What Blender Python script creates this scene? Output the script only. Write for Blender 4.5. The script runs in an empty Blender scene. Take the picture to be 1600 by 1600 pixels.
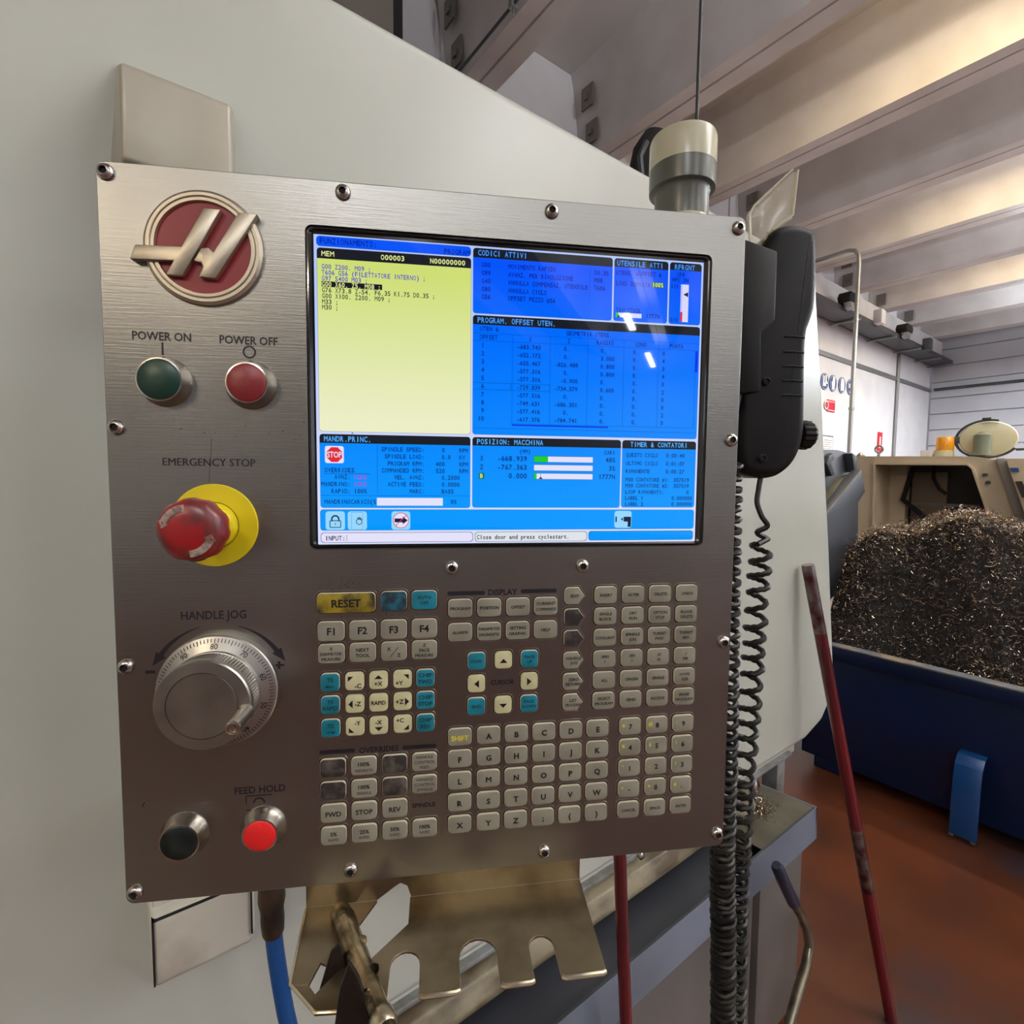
import bpy, bmesh, math, random
import numpy as np
from mathutils import Vector, Matrix
from math import pi, sin, cos, radians, atan2, sqrt, hypot

rnd = random.Random(7)
SC = bpy.context.scene
COL = SC.collection

# ------------------------------------------------------------------ camera
# World: X runs along the lathe front (to the right and away), Y into the hall, Z up, metres.
HEAD = radians(28.5)                       # the pendant is swivelled this far from the lathe front
CAM = Vector((0, 0, 1.5))
def cam_axes(yaw, pitch, roll):
    cy, sy, cp, sp = cos(yaw), sin(yaw), cos(pitch), sin(pitch)
    f = Vector((sy*cp, cy*cp, sp)); r = Vector((cy, -sy, 0)); u = r.cross(f)
    return cos(roll)*r + sin(roll)*u, -sin(roll)*r + cos(roll)*u, f
r_, u_, f_ = cam_axes(radians(8.21), radians(-3.70), radians(.53))
RZ = Matrix.Rotation(-HEAD, 4, 'Z')
rot = Matrix((r_, u_, -f_)).transposed().to_4x4()
cam_d = bpy.data.cameras.new('camera')
cam_o = bpy.data.objects.new('camera', cam_d); COL.objects.link(cam_o)
cam_d.sensor_width = 36; cam_d.lens = 18.0; cam_d.clip_start = .02; cam_d.clip_end = 200
cam_o.matrix_world = Matrix.Translation(CAM) @ RZ @ rot
SC.camera = cam_o
PEND = CAM + RZ @ Vector((.0619, .4006, .0630))     # centre of the pendant's screen, on its face

# ------------------------------------------------------------------ light
SC.view_settings.view_transform = 'Standard'
SC.view_settings.look = 'None'
SC.view_settings.exposure = 0
SC.view_settings.gamma = 1
SC.view_settings.use_curve_mapping = False
wd = bpy.data.worlds.new('world'); SC.world = wd; wd.use_nodes = True
wd.node_tree.nodes['Background'].inputs[0].default_value = (.80, .86, 1.0, 1)
wd.node_tree.nodes['Background'].inputs[1].default_value = 2.2

def area(name, loc, size, power, col, rot=(0, 0, 0)):
    l = bpy.data.lights.new(name, 'AREA'); l.shape = 'RECTANGLE'; l.size = size[0]; l.size_y = size[1]
    l.energy = power; l.color = col
    o = bpy.data.objects.new(name, l); COL.objects.link(o); o.location = loc; o.rotation_euler = rot
    return o
WARM = (1, .78, .46); NEUT = (.94, .97, 1); COOL = (.84, .92, 1)
# tube lamps in the bays between the ceiling beams; the lower set mixes reflected tubes with unseen lights added as fill
for i, (x, y, p) in enumerate([(4.75, .7, 82), (8.15, 1.0, 70), (11.4, 1.2, 70), (4.75, -4, 110), (8.15, -4, 110), (11.4, -4, 110)]):
    area('tube_and_fill', (x, y, 5.45), (.2, 2.6), p, WARM)
for i, (x, y, p, q, c) in enumerate([(-.95, -9.0, 50, 60, NEUT), (-.87, -12.2, 50, 60, NEUT), (-2.6, -3.7, 75, 110, NEUT), (-.1, -5.1, 30, 60, NEUT), (-6.5, -3.0, 190, 120, (1, .86, .66)), (2.4, -1.6, 8, 220, NEUT), (3.4, -3.0, 20, 220, NEUT),  # tubes reflected in the pendant come first; the rest are added fill
                               (3.4, -8.5, 70, 300, NEUT), (7.5, -3.5, 120, 700, NEUT), (7.5, -8.5, 120, 300, NEUT), (12, -3.5, 300, 700, COOL), (12, -8.5, 240, 300, COOL), (9.2, .2, 130, 60, NEUT), (13.2, .6, 250, 110, COOL)]):
    area('tube_and_fill', (x, y, 4.38), (.10, 1.0 if i == 0 else 1.5), p, c)
    area('tube_and_fill', (x, y, 4.42), (.10, 1.5), q, c, (pi, 0, 0))  # upward twin, added to brighten the ceiling

# ------------------------------------------------------------------ materials
def lin(c):
    return tuple(((v/255)/12.92 if v/255 <= .04045 else ((v/255+.055)/1.055)**2.4) for v in c) + (1,)
def mat(name, c, rough=.5, metal=0, spec=.5, c2=None, nscale=8, stretch=(1, 1, 1), lo=.4, hi=.65, bump=0, bscale=200,
        bstretch=None, rvar=0, emit=0, aniso=0, trans=0, alpha=1, coat=0, det=4):
    m = bpy.data.materials.new(name); m.use_nodes = True; nt = m.node_tree; N = nt.nodes; L = nt.links
    b = N['Principled BSDF']
    b.inputs['Base Color'].default_value = lin(c); b.inputs['Roughness'].default_value = rough
    b.inputs['Metallic'].default_value = metal; b.inputs['Specular IOR Level'].default_value = spec
    b.inputs['Coat Weight'].default_value = coat
    if trans: b.inputs['Transmission Weight'].default_value = trans; b.inputs['IOR'].default_value = 1.45
    if alpha < 1: b.inputs['Alpha'].default_value = alpha
    tc = N.new('ShaderNodeTexCoord')
    def noise(scale, st, detail=4):
        mp = N.new('ShaderNodeMapping'); mp.inputs['Scale'].default_value = st; L.new(tc.outputs['Object'], mp.inputs[0])
        n = N.new('ShaderNodeTexNoise'); n.inputs['Scale'].default_value = scale; n.inputs['Detail'].default_value = detail
        L.new(mp.outputs[0], n.inputs['Vector']); return n
    if c2 is not None:
        n = noise(nscale, stretch, det); r = N.new('ShaderNodeValToRGB')
        r.color_ramp.elements[0].position = lo; r.color_ramp.elements[0].color = lin(c)
        r.color_ramp.elements[1].position = hi; r.color_ramp.elements[1].color = lin(c2)
        L.new(n.outputs['Fac'], r.inputs[0]); L.new(r.outputs[0], b.inputs['Base Color'])
    if rvar:
        n = noise(nscale*.7, stretch); mr = N.new('ShaderNodeMapRange')
        mr.inputs['To Min'].default_value = max(.03, rough-rvar); mr.inputs['To Max'].default_value = min(1, rough+rvar)
        mr.inputs['From Min'].default_value = .3; mr.inputs['From Max'].default_value = .7
        L.new(n.outputs['Fac'], mr.inputs['Value']); L.new(mr.outputs[0], b.inputs['Roughness'])
    if bump:
        n = noise(bscale, bstretch or (1, 1, 1)); bp = N.new('ShaderNodeBump'); bp.inputs['Strength'].default_value = bump
        bp.inputs['Distance'].default_value = .001
        L.new(n.outputs['Fac'], bp.inputs['Height']); L.new(bp.outputs[0], b.inputs['Normal'])
    if aniso:
        b.inputs['Anisotropic'].default_value = aniso
        cx = N.new('ShaderNodeCombineXYZ'); cx.inputs[0].default_value = 1
        vt = N.new('ShaderNodeVectorTransform'); vt.vector_type = 'VECTOR'; vt.convert_from = 'OBJECT'; vt.convert_to = 'WORLD'
        L.new(cx.outputs[0], vt.inputs[0]); L.new(vt.outputs[0], b.inputs['Tangent'])
    if emit:
        b.inputs['Emission Color'].default_value = lin(c); b.inputs['Emission Strength'].default_value = emit
        b.inputs['Base Color'].default_value = (0, 0, 0, 1)
    return m
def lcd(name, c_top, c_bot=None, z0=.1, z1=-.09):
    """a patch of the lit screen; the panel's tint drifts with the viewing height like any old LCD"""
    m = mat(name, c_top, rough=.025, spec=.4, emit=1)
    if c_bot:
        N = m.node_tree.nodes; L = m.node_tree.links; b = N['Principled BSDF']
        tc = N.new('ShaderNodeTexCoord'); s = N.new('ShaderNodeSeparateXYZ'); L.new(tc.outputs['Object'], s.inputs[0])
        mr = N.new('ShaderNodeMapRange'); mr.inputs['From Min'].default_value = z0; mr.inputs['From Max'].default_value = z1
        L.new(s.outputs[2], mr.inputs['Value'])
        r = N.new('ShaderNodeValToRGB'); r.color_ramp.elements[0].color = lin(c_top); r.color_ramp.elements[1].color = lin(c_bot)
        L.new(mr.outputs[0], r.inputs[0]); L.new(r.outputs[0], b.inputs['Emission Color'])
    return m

M = {}
M['steel'] = mat('brushed_steel', (150, 148, 144), .36, 1, c2=(141, 139, 134), nscale=7, lo=.35, hi=.7, bump=.10, bscale=900,
                 bstretch=(.03, 1, 1), rvar=.05, aniso=.55)
M['steel_edge'] = mat('steel_edge', (190, 180, 165), .3, 1)
M['chrome'] = mat('chrome', (205, 198, 186), .2, 1)
M['screw'] = mat('screw_steel', (190, 184, 176), .22, 1)
M['dial'] = mat('dial_aluminium', (176, 172, 164), .34, 1, bump=.05, bscale=500)
M['dialface'] = mat('dial_face', (150, 147, 140), .42, 1, c2=(134, 130, 124), nscale=30)
M['ink'] = mat('print_ink', (24, 20, 30), .5)
M['faint'] = mat('worn_print', (78, 72, 68), .6)
M['key'] = mat('key_grey', (142, 139, 124), .42, c2=(128, 124, 110), nscale=40, spec=.5)
M['keyrim'] = mat('key_rim', (206, 196, 172), .35, spec=.6)
M['keygap'] = mat('key_gap', (52, 46, 42), .6)
M['cream'] = mat('key_cream', (206, 202, 160), .42, c2=(190, 184, 142), nscale=60)
M['teal'] = mat('key_teal', (22, 128, 150), .42, c2=(10, 108, 124), nscale=60)
M['tealworn'] = mat('key_teal_worn', (30, 96, 116), .5, c2=(22, 44, 54), nscale=160, lo=.35, hi=.6)
M['reset'] = mat('key_yellow_worn', (158, 138, 34), .45, c2=(58, 44, 24), nscale=60, lo=.38, hi=.6)
M['worn'] = mat('key_black_worn', (44, 38, 38), .55, c2=(92, 86, 78), nscale=120, lo=.45, hi=.72)
M['legend'] = mat('key_legend', (12, 10, 12), .5)
M['legyel'] = mat('key_legend_yellow', (214, 200, 40), .5)
M['legteal'] = mat('key_legend_teal', (6, 54, 66), .5)
M['logored'] = mat('emblem_red', (138, 26, 34), .38)
M['logometal'] = mat('emblem_metal', (182, 172, 154), .38, .85, bump=.1, bscale=700)
M['green'] = mat('button_green', (12, 54, 40), .34)
M['redcap'] = mat('button_red_dull', (132, 36, 40), .36, c2=(150, 66, 62), nscale=90, lo=.5, hi=.8)
M['redlit'] = mat('button_red_bright', (226, 36, 36), .4)
M['blackcap'] = mat('button_black', (22, 32, 30), .3, c2=(14, 20, 20), nscale=90)
M['yellow'] = mat('estop_yellow', (226, 204, 20), .45)
M['estop'] = mat('estop_red', (158, 20, 26), .3, c2=(104, 44, 42), nscale=60, lo=.44, hi=.62, spec=.6)
M['arrowpale'] = mat('estop_arrow_pale', (176, 160, 146), .6, c2=(120, 92, 84), nscale=200)
M['bezel'] = mat('bezel_black', (10, 11, 14), .10, spec=.6)
M['lathe'] = mat('lathe_white_paint', (186, 188, 178), .30, c2=(181, 183, 172), nscale=2.5, bump=.05, bscale=160, spec=.35)
M['cover'] = mat('bracket_cover_satin', (168, 162, 146), .36, .15, c2=(158, 150, 132), nscale=9)
M['lathe_dirty'] = mat('lathe_white_grimy', (208, 204, 190), .38, c2=(146, 134, 112), nscale=12, lo=.5, hi=.85)
M['darkgap'] = mat('dark_gap', (16, 14, 14), .8)
M['rail'] = mat('rail_grey', (150, 152, 154), .4, .4, c2=(120, 118, 110), nscale=20)
M['grime'] = mat('grimy_ledge', (128, 118, 96), .5, c2=(74, 62, 44), nscale=26, stretch=(.5, 1, 1), bump=.3, bscale=90)
M['tray'] = mat('tray_grey_shaded', (50, 52, 58), .42, c2=(40, 42, 47), nscale=4)  # the shadow over the tray floor is put into this dark colour
M['traylip'] = mat('tray_lip', (106, 114, 130), .36, c2=(92, 99, 112), nscale=5)
M['cab'] = mat('base_cabinet', (92, 88, 86), .42, c2=(80, 76, 74), nscale=3)
M['rack'] = mat('rack_steel', (158, 144, 118), .36, .95, c2=(100, 84, 60), nscale=16, lo=.42, hi=.72, bump=.12, bscale=260)
M['rackedge'] = mat('rack_edge', (214, 200, 170), .3, 1)
M['grimymetal'] = mat('tool_grimy_metal', (206, 186, 148), .26, 1, c2=(34, 26, 20), nscale=34, stretch=(1, 1, .5), lo=.42, hi=.62, bump=.7, bscale=120)
M['soot'] = mat('tool_soot', (30, 24, 20), .4, .3, bump=.6, bscale=120)
M['blackp'] = mat('handset_plastic', (20, 18, 17), .44, c2=(17, 16, 15), nscale=30, bump=.12, bscale=1400, spec=.16)
M['blackp2'] = mat('holder_plastic', (22, 21, 19), .5, spec=.18, bump=.12, bscale=1400)
M['cord'] = mat('cord_rubber', (20, 18, 17), .42, spec=.3, c2=(38, 35, 27), nscale=30)
M['clear'] = mat('clear_guard', (225, 218, 196), .12, trans=.0, alpha=.30, spec=.6)
M['clearedge'] = mat('clear_guard_edge', (216, 208, 184), .18, alpha=.75)
M['lampclear'] = mat('beacon_lens', (196, 192, 166), .22, spec=.6)
M['lampgrey'] = mat('beacon_body', (92, 94, 84), .3, spec=.6)
M['cable'] = mat('black_cable', (26, 27, 32), .5)
M['tape'] = mat('brown_tape', (64, 46, 32), .5, c2=(30, 22, 16), nscale=40, bump=.5, bscale=60)
M['bluehose'] = mat('blue_hose', (14, 70, 132), .4)
M['redpole'] = mat('red_pole', (98, 18, 26), .28, c2=(66, 18, 22), nscale=9, stretch=(1, 1, .3), spec=.6)
M['baresteel_sheen'] = mat('pole_bare_metal_sheen', (128, 116, 114), .3, .8, c2=(84, 40, 42), nscale=30)  # bare pole end, and the painted gloss highlight along the shaft
M['pipe'] = mat('coolant_pipe', (140, 132, 116), .3, .9, c2=(96, 84, 64), nscale=20)
M['grip'] = mat('pipe_grip', (34, 37, 56), .35)
M['navy'] = mat('bin_navy', (6, 28, 66), .34, c2=(5, 23, 56), nscale=3, spec=.5)
M['navyrim'] = mat('bin_rim_worn', (120, 128, 142), .45, .3, c2=(168, 156, 140), nscale=9, stretch=(1, 1, 1), lo=.45, hi=.6)
M['strap'] = mat('bin_strap', (16, 66, 124), .22, spec=.7)
M['swarfbase'] = mat('swarf_base', (26, 20, 17), .8, c2=(12, 10, 9), nscale=20, bump=1, bscale=60)
M['floor'] = mat('floor_resin', (88, 44, 24), .34, c2=(58, 31, 20), nscale=1.8, lo=.42, hi=.66, rvar=.08, bump=.06, bscale=40, det=8)
M['concrete'] = mat('beam_concrete', (206, 202, 200), .75, c2=(196, 191, 188), nscale=2.2, bump=.3, bscale=40)
M['slab'] = mat('slab_concrete', (204, 200, 196), .8)
M['groove'] = mat('groove_dark', (66, 62, 60), .8)
M['wallwhite'] = mat('wall_white', (222, 222, 224), .6, c2=(212, 212, 216), nscale=1.5)
M['wallgrey'] = mat('wall_grey_panel', (186, 188, 194), .6, c2=(178, 180, 187), nscale=1.5)
M['galv'] = mat('galvanised', (150, 152, 152), .4, .7)
M['darkmetal'] = mat('dark_metal', (78, 80, 84), .5, .5)
M['plate'] = mat('plate_grey', (128, 122, 114), .5, .6)
M['convey'] = mat('conveyor_grey', (62, 66, 74), .45, c2=(55, 59, 66), nscale=4)
M['chute'] = mat('chute_olive', (92, 88, 74), .45, c2=(70, 66, 54), nscale=9)
M['beige'] = mat('beige_paint', (206, 188, 158), .45, c2=(192, 172, 142), nscale=3)
M['beige2'] = mat('beige_grey_paint', (148, 142, 134), .5)
M['inside'] = mat('inside_dark', (50, 42, 36), .6)
M['insidep'] = mat('inside_panel', (120, 104, 88), .6)
M['amber'] = mat('amber_lens', (240, 160, 20), .25, spec=.7)
M['creamy'] = mat('drum_cream', (208, 204, 170), .45)
M['greentube'] = mat('drum_tube', (122, 130, 112), .45)
M['signblue'] = mat('sign_blue', (20, 70, 130), .45)
M['signwhite'] = mat('sign_white', (232, 232, 232), .45)
M['signred'] = mat('sign_red', (196, 30, 48), .45)

# ------------------------------------------------------------------ mesh builder
class MB:
    def __init__(s): s.v = []; s.f = []; s.m = []; s.k = 0
    def add(s, vs, fs, k=None):
        o = len(s.v); s.v += [tuple(p) for p in vs]; k = s.k if k is None else k
        for f in fs: s.f.append([o+i for i in f]); s.m.append(k)
        return s
    def box(s, a, b, k=None):
        x0, y0, z0 = (min(a[i], b[i]) for i in range(3)); x1, y1, z1 = (max(a[i], b[i]) for i in range(3))
        vs = [(x0,y0,z0),(x1,y0,z0),(x1,y1,z0),(x0,y1,z0),(x0,y0,z1),(x1,y0,z1),(x1,y1,z1),(x0,y1,z1)]
        return s.add(vs, [(0,3,2,1),(4,5,6,7),(0,1,5,4),(1,2,6,5),(2,3,7,6),(3,0,4,7)], k)
    def loft(s, rings, k=None, cap0=True, cap1=True, closed=True):
        n = len(rings[0]); vs = [p for r in rings for p in r]; fs = []
        for i in range(len(rings)-1):
            for j in range(n if closed else n-1):
                a = i*n+j; b = i*n+(j+1) % n
                fs.append((a, b, b+n, a+n))
        if cap0: fs.append(tuple(range(n-1, -1, -1)))
        if cap1: fs.append(tuple(range((len(rings)-1)*n, len(rings)*n)))
        return s.add(vs, fs, k)
    def prism(s, poly, d, k=None):
        d = Vector(d); a = [Vector(p) for p in poly]
        return s.loft([a, [p+d for p in a]], k)
    def lathe(s, prof, c, ax, seg=40, k=None, cap0=True, cap1=True):
        """prof: (radius, distance along ax) pairs"""
        ax = Vector(ax).normalized(); t = Vector((0, 0, 1)) if abs(ax.z) < .9 else Vector((1, 0, 0))
        u = ax.cross(t).normalized(); w = ax.cross(u); c = Vector(c)
        rings = [[c+ax*h+(u*cos(2*pi*j/seg)+w*sin(2*pi*j/seg))*r for j in range(seg)] for r, h in prof]
        return s.loft(rings, k, cap0, cap1)
    def tube(s, pts, r, seg=10, k=None):
        pts = [Vector(p) for p in pts]; n = len(pts); rs = r if isinstance(r, (list, tuple)) else [r]*n
        t0 = (pts[1]-pts[0]).normalized(); u = t0.orthogonal().normalized(); rings = []
        for i, p in enumerate(pts):
            t = (pts[min(i+1, n-1)]-pts[max(i-1, 0)])
            if t.length < 1e-9: t = t0
            t = t.normalized(); u = (u-t*u.dot(t)).normalized(); w = t.cross(u)
            rings.append([p+(u*cos(2*pi*j/seg)+w*sin(2*pi*j/seg))*rs[i] for j in range(seg)])
        return s.loft(rings, k)
    def build(s, name, mats, parent=None, bevel=0, seg=2, smooth=40, loc=None):
        me = bpy.data.meshes.new(name); me.from_pydata(s.v, [], s.f); me.update()
        mats = mats if isinstance(mats, (list, tuple)) else [mats]
        for m in mats: me.materials.append(M[m] if isinstance(m, str) else m)
        if len(mats) > 1: me.polygons.foreach_set('material_index', s.m)
        bm = bmesh.new(); bm.from_mesh(me)
        bmesh.ops.recalc_face_normals(bm, faces=bm.faces)
        if bevel:
            es = [e for e in bm.edges if len(e.link_faces) == 2 and e.calc_face_angle(0) > radians(25)]
            bmesh.ops.bevel(bm, geom=es, offset=bevel, segments=seg, affect='EDGES', clamp_overlap=True, profile=.5)
        bm.to_mesh(me); bm.free()
        if smooth:
            me.shade_smooth(); me.set_sharp_from_angle(angle=radians(smooth))
        o = bpy.data.objects.new(name, me); COL.objects.link(o)
        if parent: o.parent = parent
        if loc: o.location = loc
        return o

def smooth_line(P, k=6):
    P = [Vector(p) for p in P]; Q = [P[0]*2-P[1]]+P+[P[-1]*2-P[-2]]; out = []
    for i in range(1, len(Q)-2):
        a, b, c, d = Q[i-1:i+3]
        for j in range(k):
            t = j/k; out.append(.5*((2*b)+(c-a)*t+(2*a-5*b+4*c-d)*t*t+(3*b-a-3*c+d)*t**3))
    return out+[P[-1]]
def chaikin(P, n=2):
    for _ in range(n): P = [q for i in range(len(P)) for q in (P[i].lerp(P[(i+1) % len(P)], .25), P[i].lerp(P[(i+1) % len(P)], .75))]
    return P
def pillow(mb, poly, y0, y1, r, n=6):
    """a moulded body: outline in x,z, edges rounded by radius r towards the front y0 and back y1"""
    P = chaikin([Vector((p[0], 0, p[2])) for p in poly]); m = len(P); N = []
    for i in range(m):
        t = (P[(i+1) % m]-P[i-1]).normalized(); N.append(Vector((t.z, 0, -t.x)))
    c = sum(P, Vector())/m
    if sum(N[i].dot(P[i]-c) for i in range(m)) < 0: N = [-v for v in N]
    rings = []
    for yy, sg in ((y0, 1), (y1, -1)):
        rr_ = [[P[i]-N[i]*(r*(1-sin(a)))+Vector((0, yy+sg*r*(1-cos(a)), 0)) for i in range(m)] for a in [pi/2*k/n for k in range(n+1)]]
        rings += rr_ if sg > 0 else rr_[::-1]
    mb.loft(rings)

def empty(name, loc=(0, 0, 0), rz=0, parent=None):
    o = bpy.data.objects.new(name, None); COL.objects.link(o); o.location = loc; o.rotation_euler = (0, 0, rz)
    o.empty_display_size = .05
    if parent: o.parent = parent
    return o
def tag(o, label=None, cat=None, group=None, kind=None):
    if label: o['label'] = label
    if cat: o['category'] = cat
    if group: o['group'] = group
    if kind: o['kind'] = kind
    return o
def local_thing(name, label, cat, group=None):
    """an Empty sharing the pendant's own axes (x right, y back, z up, origin at the screen centre)"""
    return tag(empty(name, PEND, -HEAD), label, cat, group)
def rrect(cx, cz, w, h, r, y, n=5):
    out = []
    for qx, qz, a0 in ((1, 1, 0), (-1, 1, pi/2), (-1, -1, pi), (1, -1, 3*pi/2)):
        for i in range(n):
            a = a0+pi/2*i/(n-1)
            out.append((cx+qx*(w/2-r)+r*cos(a), y, cz+qz*(h/2-r)+r*sin(a)))
    return out

# ------------------------------------------------------------------ lettering (real letter outlines laid flat on the surface)
_g = {}
def glyphs(s, bold=0.0):
    key = (s, bold)
    if key not in _g:
        cu = bpy.data.curves.new('t', 'FONT'); cu.body = s; cu.resolution_u = 2; cu.offset = bold
        o = bpy.data.objects.new('t', cu); me = bpy.data.meshes.new_from_object(o)
        vs = [(v.co.x, v.co.y) for v in me.vertices]; fs = [tuple(p.vertices) for p in me.polygons]
        bpy.data.objects.remove(o); bpy.data.curves.remove(cu); bpy.data.meshes.remove(me)
        _g[key] = (vs, fs)
    return _g[key]
CAPH = max(v[1] for v in glyphs('H')[0])
def word(mb, s, x0, x1, zc, h, y, k=None, bold=.02, T=None):
    """the string s fitted between x0 and x1 with capitals h high, centred on zc, in the plane y"""
    if bold > 0 and 'M' in s:                 # thickened by overprinting: the outline offset folds over in the notch of an M
        e = h*.028*bold/.02
        for q_, d_ in ((-e, 0), (e, 1e-6), (0, 2e-6)): word(mb, s, x0+e+q_, x1-e+q_, zc, h, y-d_, k, 0.0, T)
        return
    vs, fs = glyphs(s, bold)
    if not vs: return
    a = min(v[0] for v in vs); b = max(v[0] for v in vs)
    sx = (x1-x0)/(b-a) if b > a else h/CAPH; sz = h/CAPH
    P = [(x0+(v[0]-a)*sx, y, zc-h/2+v[1]*sz) for v in vs]
    if T: P = [T(p) for p in P]
    mb.add(P, fs, k)
def wordc(mb, s, xc, zc, h, y, k=None, bold=.02, maxw=None, T=None, stretch=1.0):
    vs, fs = glyphs(s, bold)
    w = (max(v[0] for v in vs)-min(v[0] for v in vs))*h/CAPH*stretch
    if maxw and w > maxw: w = maxw
    word(mb, s, xc-w/2, xc+w/2, zc, h, y, k, bold, T)
def mono(mb, s, x0, zc, h, adv, y, k=None, bold=.02):
    for i, ch in enumerate(s):
        if ch == ' ': continue
        vs, fs = glyphs(ch, 0.0 if ch == 'M' else bold); a = min(v[0] for v in vs); b = max(v[0] for v in vs)
        sz = h/CAPH; w = min((b-a)*sz, adv*.86); 
        if ch in 'I1' and (b-a)*sz < adv*.5: w = (b-a)*sz
        sx = w/(b-a); cx = x0+(i+.5)*adv
        for q_, d_ in (((-h*.02, 0), (h*.02, 2e-6)) if ch == 'M' else ((0, 0),)): mb.add([(cx+q_+(v[0]-(a+b)/2)*sx, y-d_, zc-h/2+v[1]*sz) for v in vs], fs, k)

# ================================================================== SETTING
def struct(o): o['kind'] = 'structure'; return o
fl = MB(); fl.box((-9, -14, -.1), (16.7, 4.4, 0)); floor = struct(fl.build('floor', 'floor', smooth=0))

# floor stains: shallow worn film patches are part of the resin's colour (procedural)
def floor_mat():
    m = M['floor']; N = m.node_tree.nodes; L = m.node_tree.links; b = N['Principled BSDF']
    ramp = [n for n in N if n.type == 'VALTORGB'][0]
    tc = N.new('ShaderNodeTexCoord'); n = N.new('ShaderNodeTexNoise'); n.inputs['Scale'].default_value = 1.1; n.inputs['Detail'].default_value = 5
    mp = N.new('ShaderNodeMapping'); mp.inputs['Location'].default_value = (3.1, .4, 0); L.new(tc.outputs['Object'], mp.inputs[0]); L.new(mp.outputs[0], n.inputs['Vector'])
    r = N.new('ShaderNodeValToRGB'); r.color_ramp.elements[0].position = .56; r.color_ramp.elements[0].color = (0, 0, 0, 1)
    r.color_ramp.elements[1].position = .62; r.color_ramp.elements[1].color = (.8, .8, .8, 1); L.new(n.outputs['Fac'], r.inputs[0])
    mx = N.new('ShaderNodeMix'); mx.data_type = 'RGBA'; mx.inputs['B'].default_value = lin((54, 44, 50))
    L.new(r.outputs[0], mx.inputs['Factor']); L.new(ramp.outputs[0], mx.inputs['A']); L.new(mx.outputs['Result'], b.inputs['Base Color'])
floor_mat()

# ceiling slab with the webs of its precast beams
cl = MB(); cl.box((-9, -14, 5.85), (16.7, 4.4, 6.0)); ceiling = struct(cl.build('ceiling', 'slab', smooth=0))
XB = 5.75; PITCH = 1.65
def beam_profile(x, y):
    """x = left bottom edge; tapered web, soffit .32 wide with a joint line"""
    return [(x-.16, y, 5.85), (x-.12, y, 5.72), (x, y, 5.0), (x+.13, y, 5.0), (x+.134, y, 5.02), (x+.15, y, 5.02), (x+.154, y, 5.0),
            (x+.32, y, 5.0), (x+.44, y, 5.72), (x+.48, y, 5.85)]
bm0 = MB(); bm0.prism(beam_profile(0, -14), (0, 18.3, 0)); beam0 = bm0.build('beam', 'concrete', ceiling, smooth=30)
beam0.location = (XB, 0, 0)
for k in range(-6, 7):
    if k == 0: continue
    o = beam0.copy(); COL.objects.link(o); o.parent = ceiling; o.location = (XB+PITCH*k, 0, 0)
# steel angle plates where the beams meet the wall head
pm = MB(); pm.box((-.02, -.16, -.11), (0, 0, .11)); pm.box((-.035, -.10, -.03), (-.02, -.05, .02))
pl0 = None
for k in range(-3, 6):
    for z in (5.50, 5.18):
        x = XB+PITCH*k-.03 - (.02 if z < 5.3 else .09)
        if pl0 is None: pl0 = pm.build('fixing_plate', 'plate', ceiling, smooth=0); o = pl0
        else: o = pl0.copy(); COL.objects.link(o); o.parent = ceiling
        o.location = (x, 4.15, z)

# wall along the lathe's direction (with the signs)
w1 = MB(); w1.box((-9, 4.34, 0), (16.6, 4.5, 5.9)); wall_left = struct(w1.build('wall_left', 'wallwhite', smooth=0))
xs = [2.35, 4.7, 7.08, 9.44, 11.78, 14.14, 16.58]
for a, b in zip(xs[:-1], xs[1:]):
    for z0, z1 in ((.02, 3.82), (3.90, 5.85)):
        p = MB(); p.box((a+.02, 4.30, z0), (b-.02, 4.345, z1)); p.build('panel', 'wallwhite', wall_left, bevel=.008, seg=1)
p = MB(); p.box((-9, 4.27, 3.82), (16.58, 4.30, 3.90)); p.build('rail', 'galv', wall_left, smooth=0)
p = MB(); p.tube([(14.14, 4.26, 0), (14.14, 4.26, 4.6)], .03, 8); p.build('joint_conduit', 'galv', wall_left)
p = MB(); p.box((-9, 4.05, 4.52), (16.4, 4.30, 5.0)); p.build('head_girder', 'concrete', wall_left, bevel=.01, seg=1)

w2 = MB(); w2.box((16.64, -14, 0), (16.8, 4.4, 5.9)); wall_back = struct(w2.build('wall_back', 'wallgrey', smooth=0))
z = .05
while z < 5.4:
    p = MB(); p.box((16.60, -13.9, z+.006), (16.65, 4.28, z+.395)); p.build('panel', 'wallgrey', wall_back, bevel=.01, seg=1); z += .4
p = MB(); p.tube([(16.56, -13, 3.87), (16.56, 4.2, 3.87)], .035, 8); p.build('rail', 'darkmetal', wall_back)

# the hall's other two walls, behind the camera: plain, one with high openings added to let daylight in
w3 = MB(); w3.box((-9.2, -14.2, 0), (-9, 4.5, 5.9)); wall_right = struct(w3.build('wall_right', 'wallgrey', smooth=0))
w4 = MB(); w4.box((-9, -14.2, 0), (16.7, -14, 2.6)); w4.box((-9, -14.2, 4.8), (16.7, -14, 5.9)); w4.box((-9, -14.2, 2.6), (6, -14, 4.8))
for k in range(4): w4.box((6+k*3.45, -14.2, 2.6), (6.3+k*3.45, -14, 4.8))
wall_front = struct(w4.build('wall_front', 'wallgrey', smooth=0))

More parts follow.
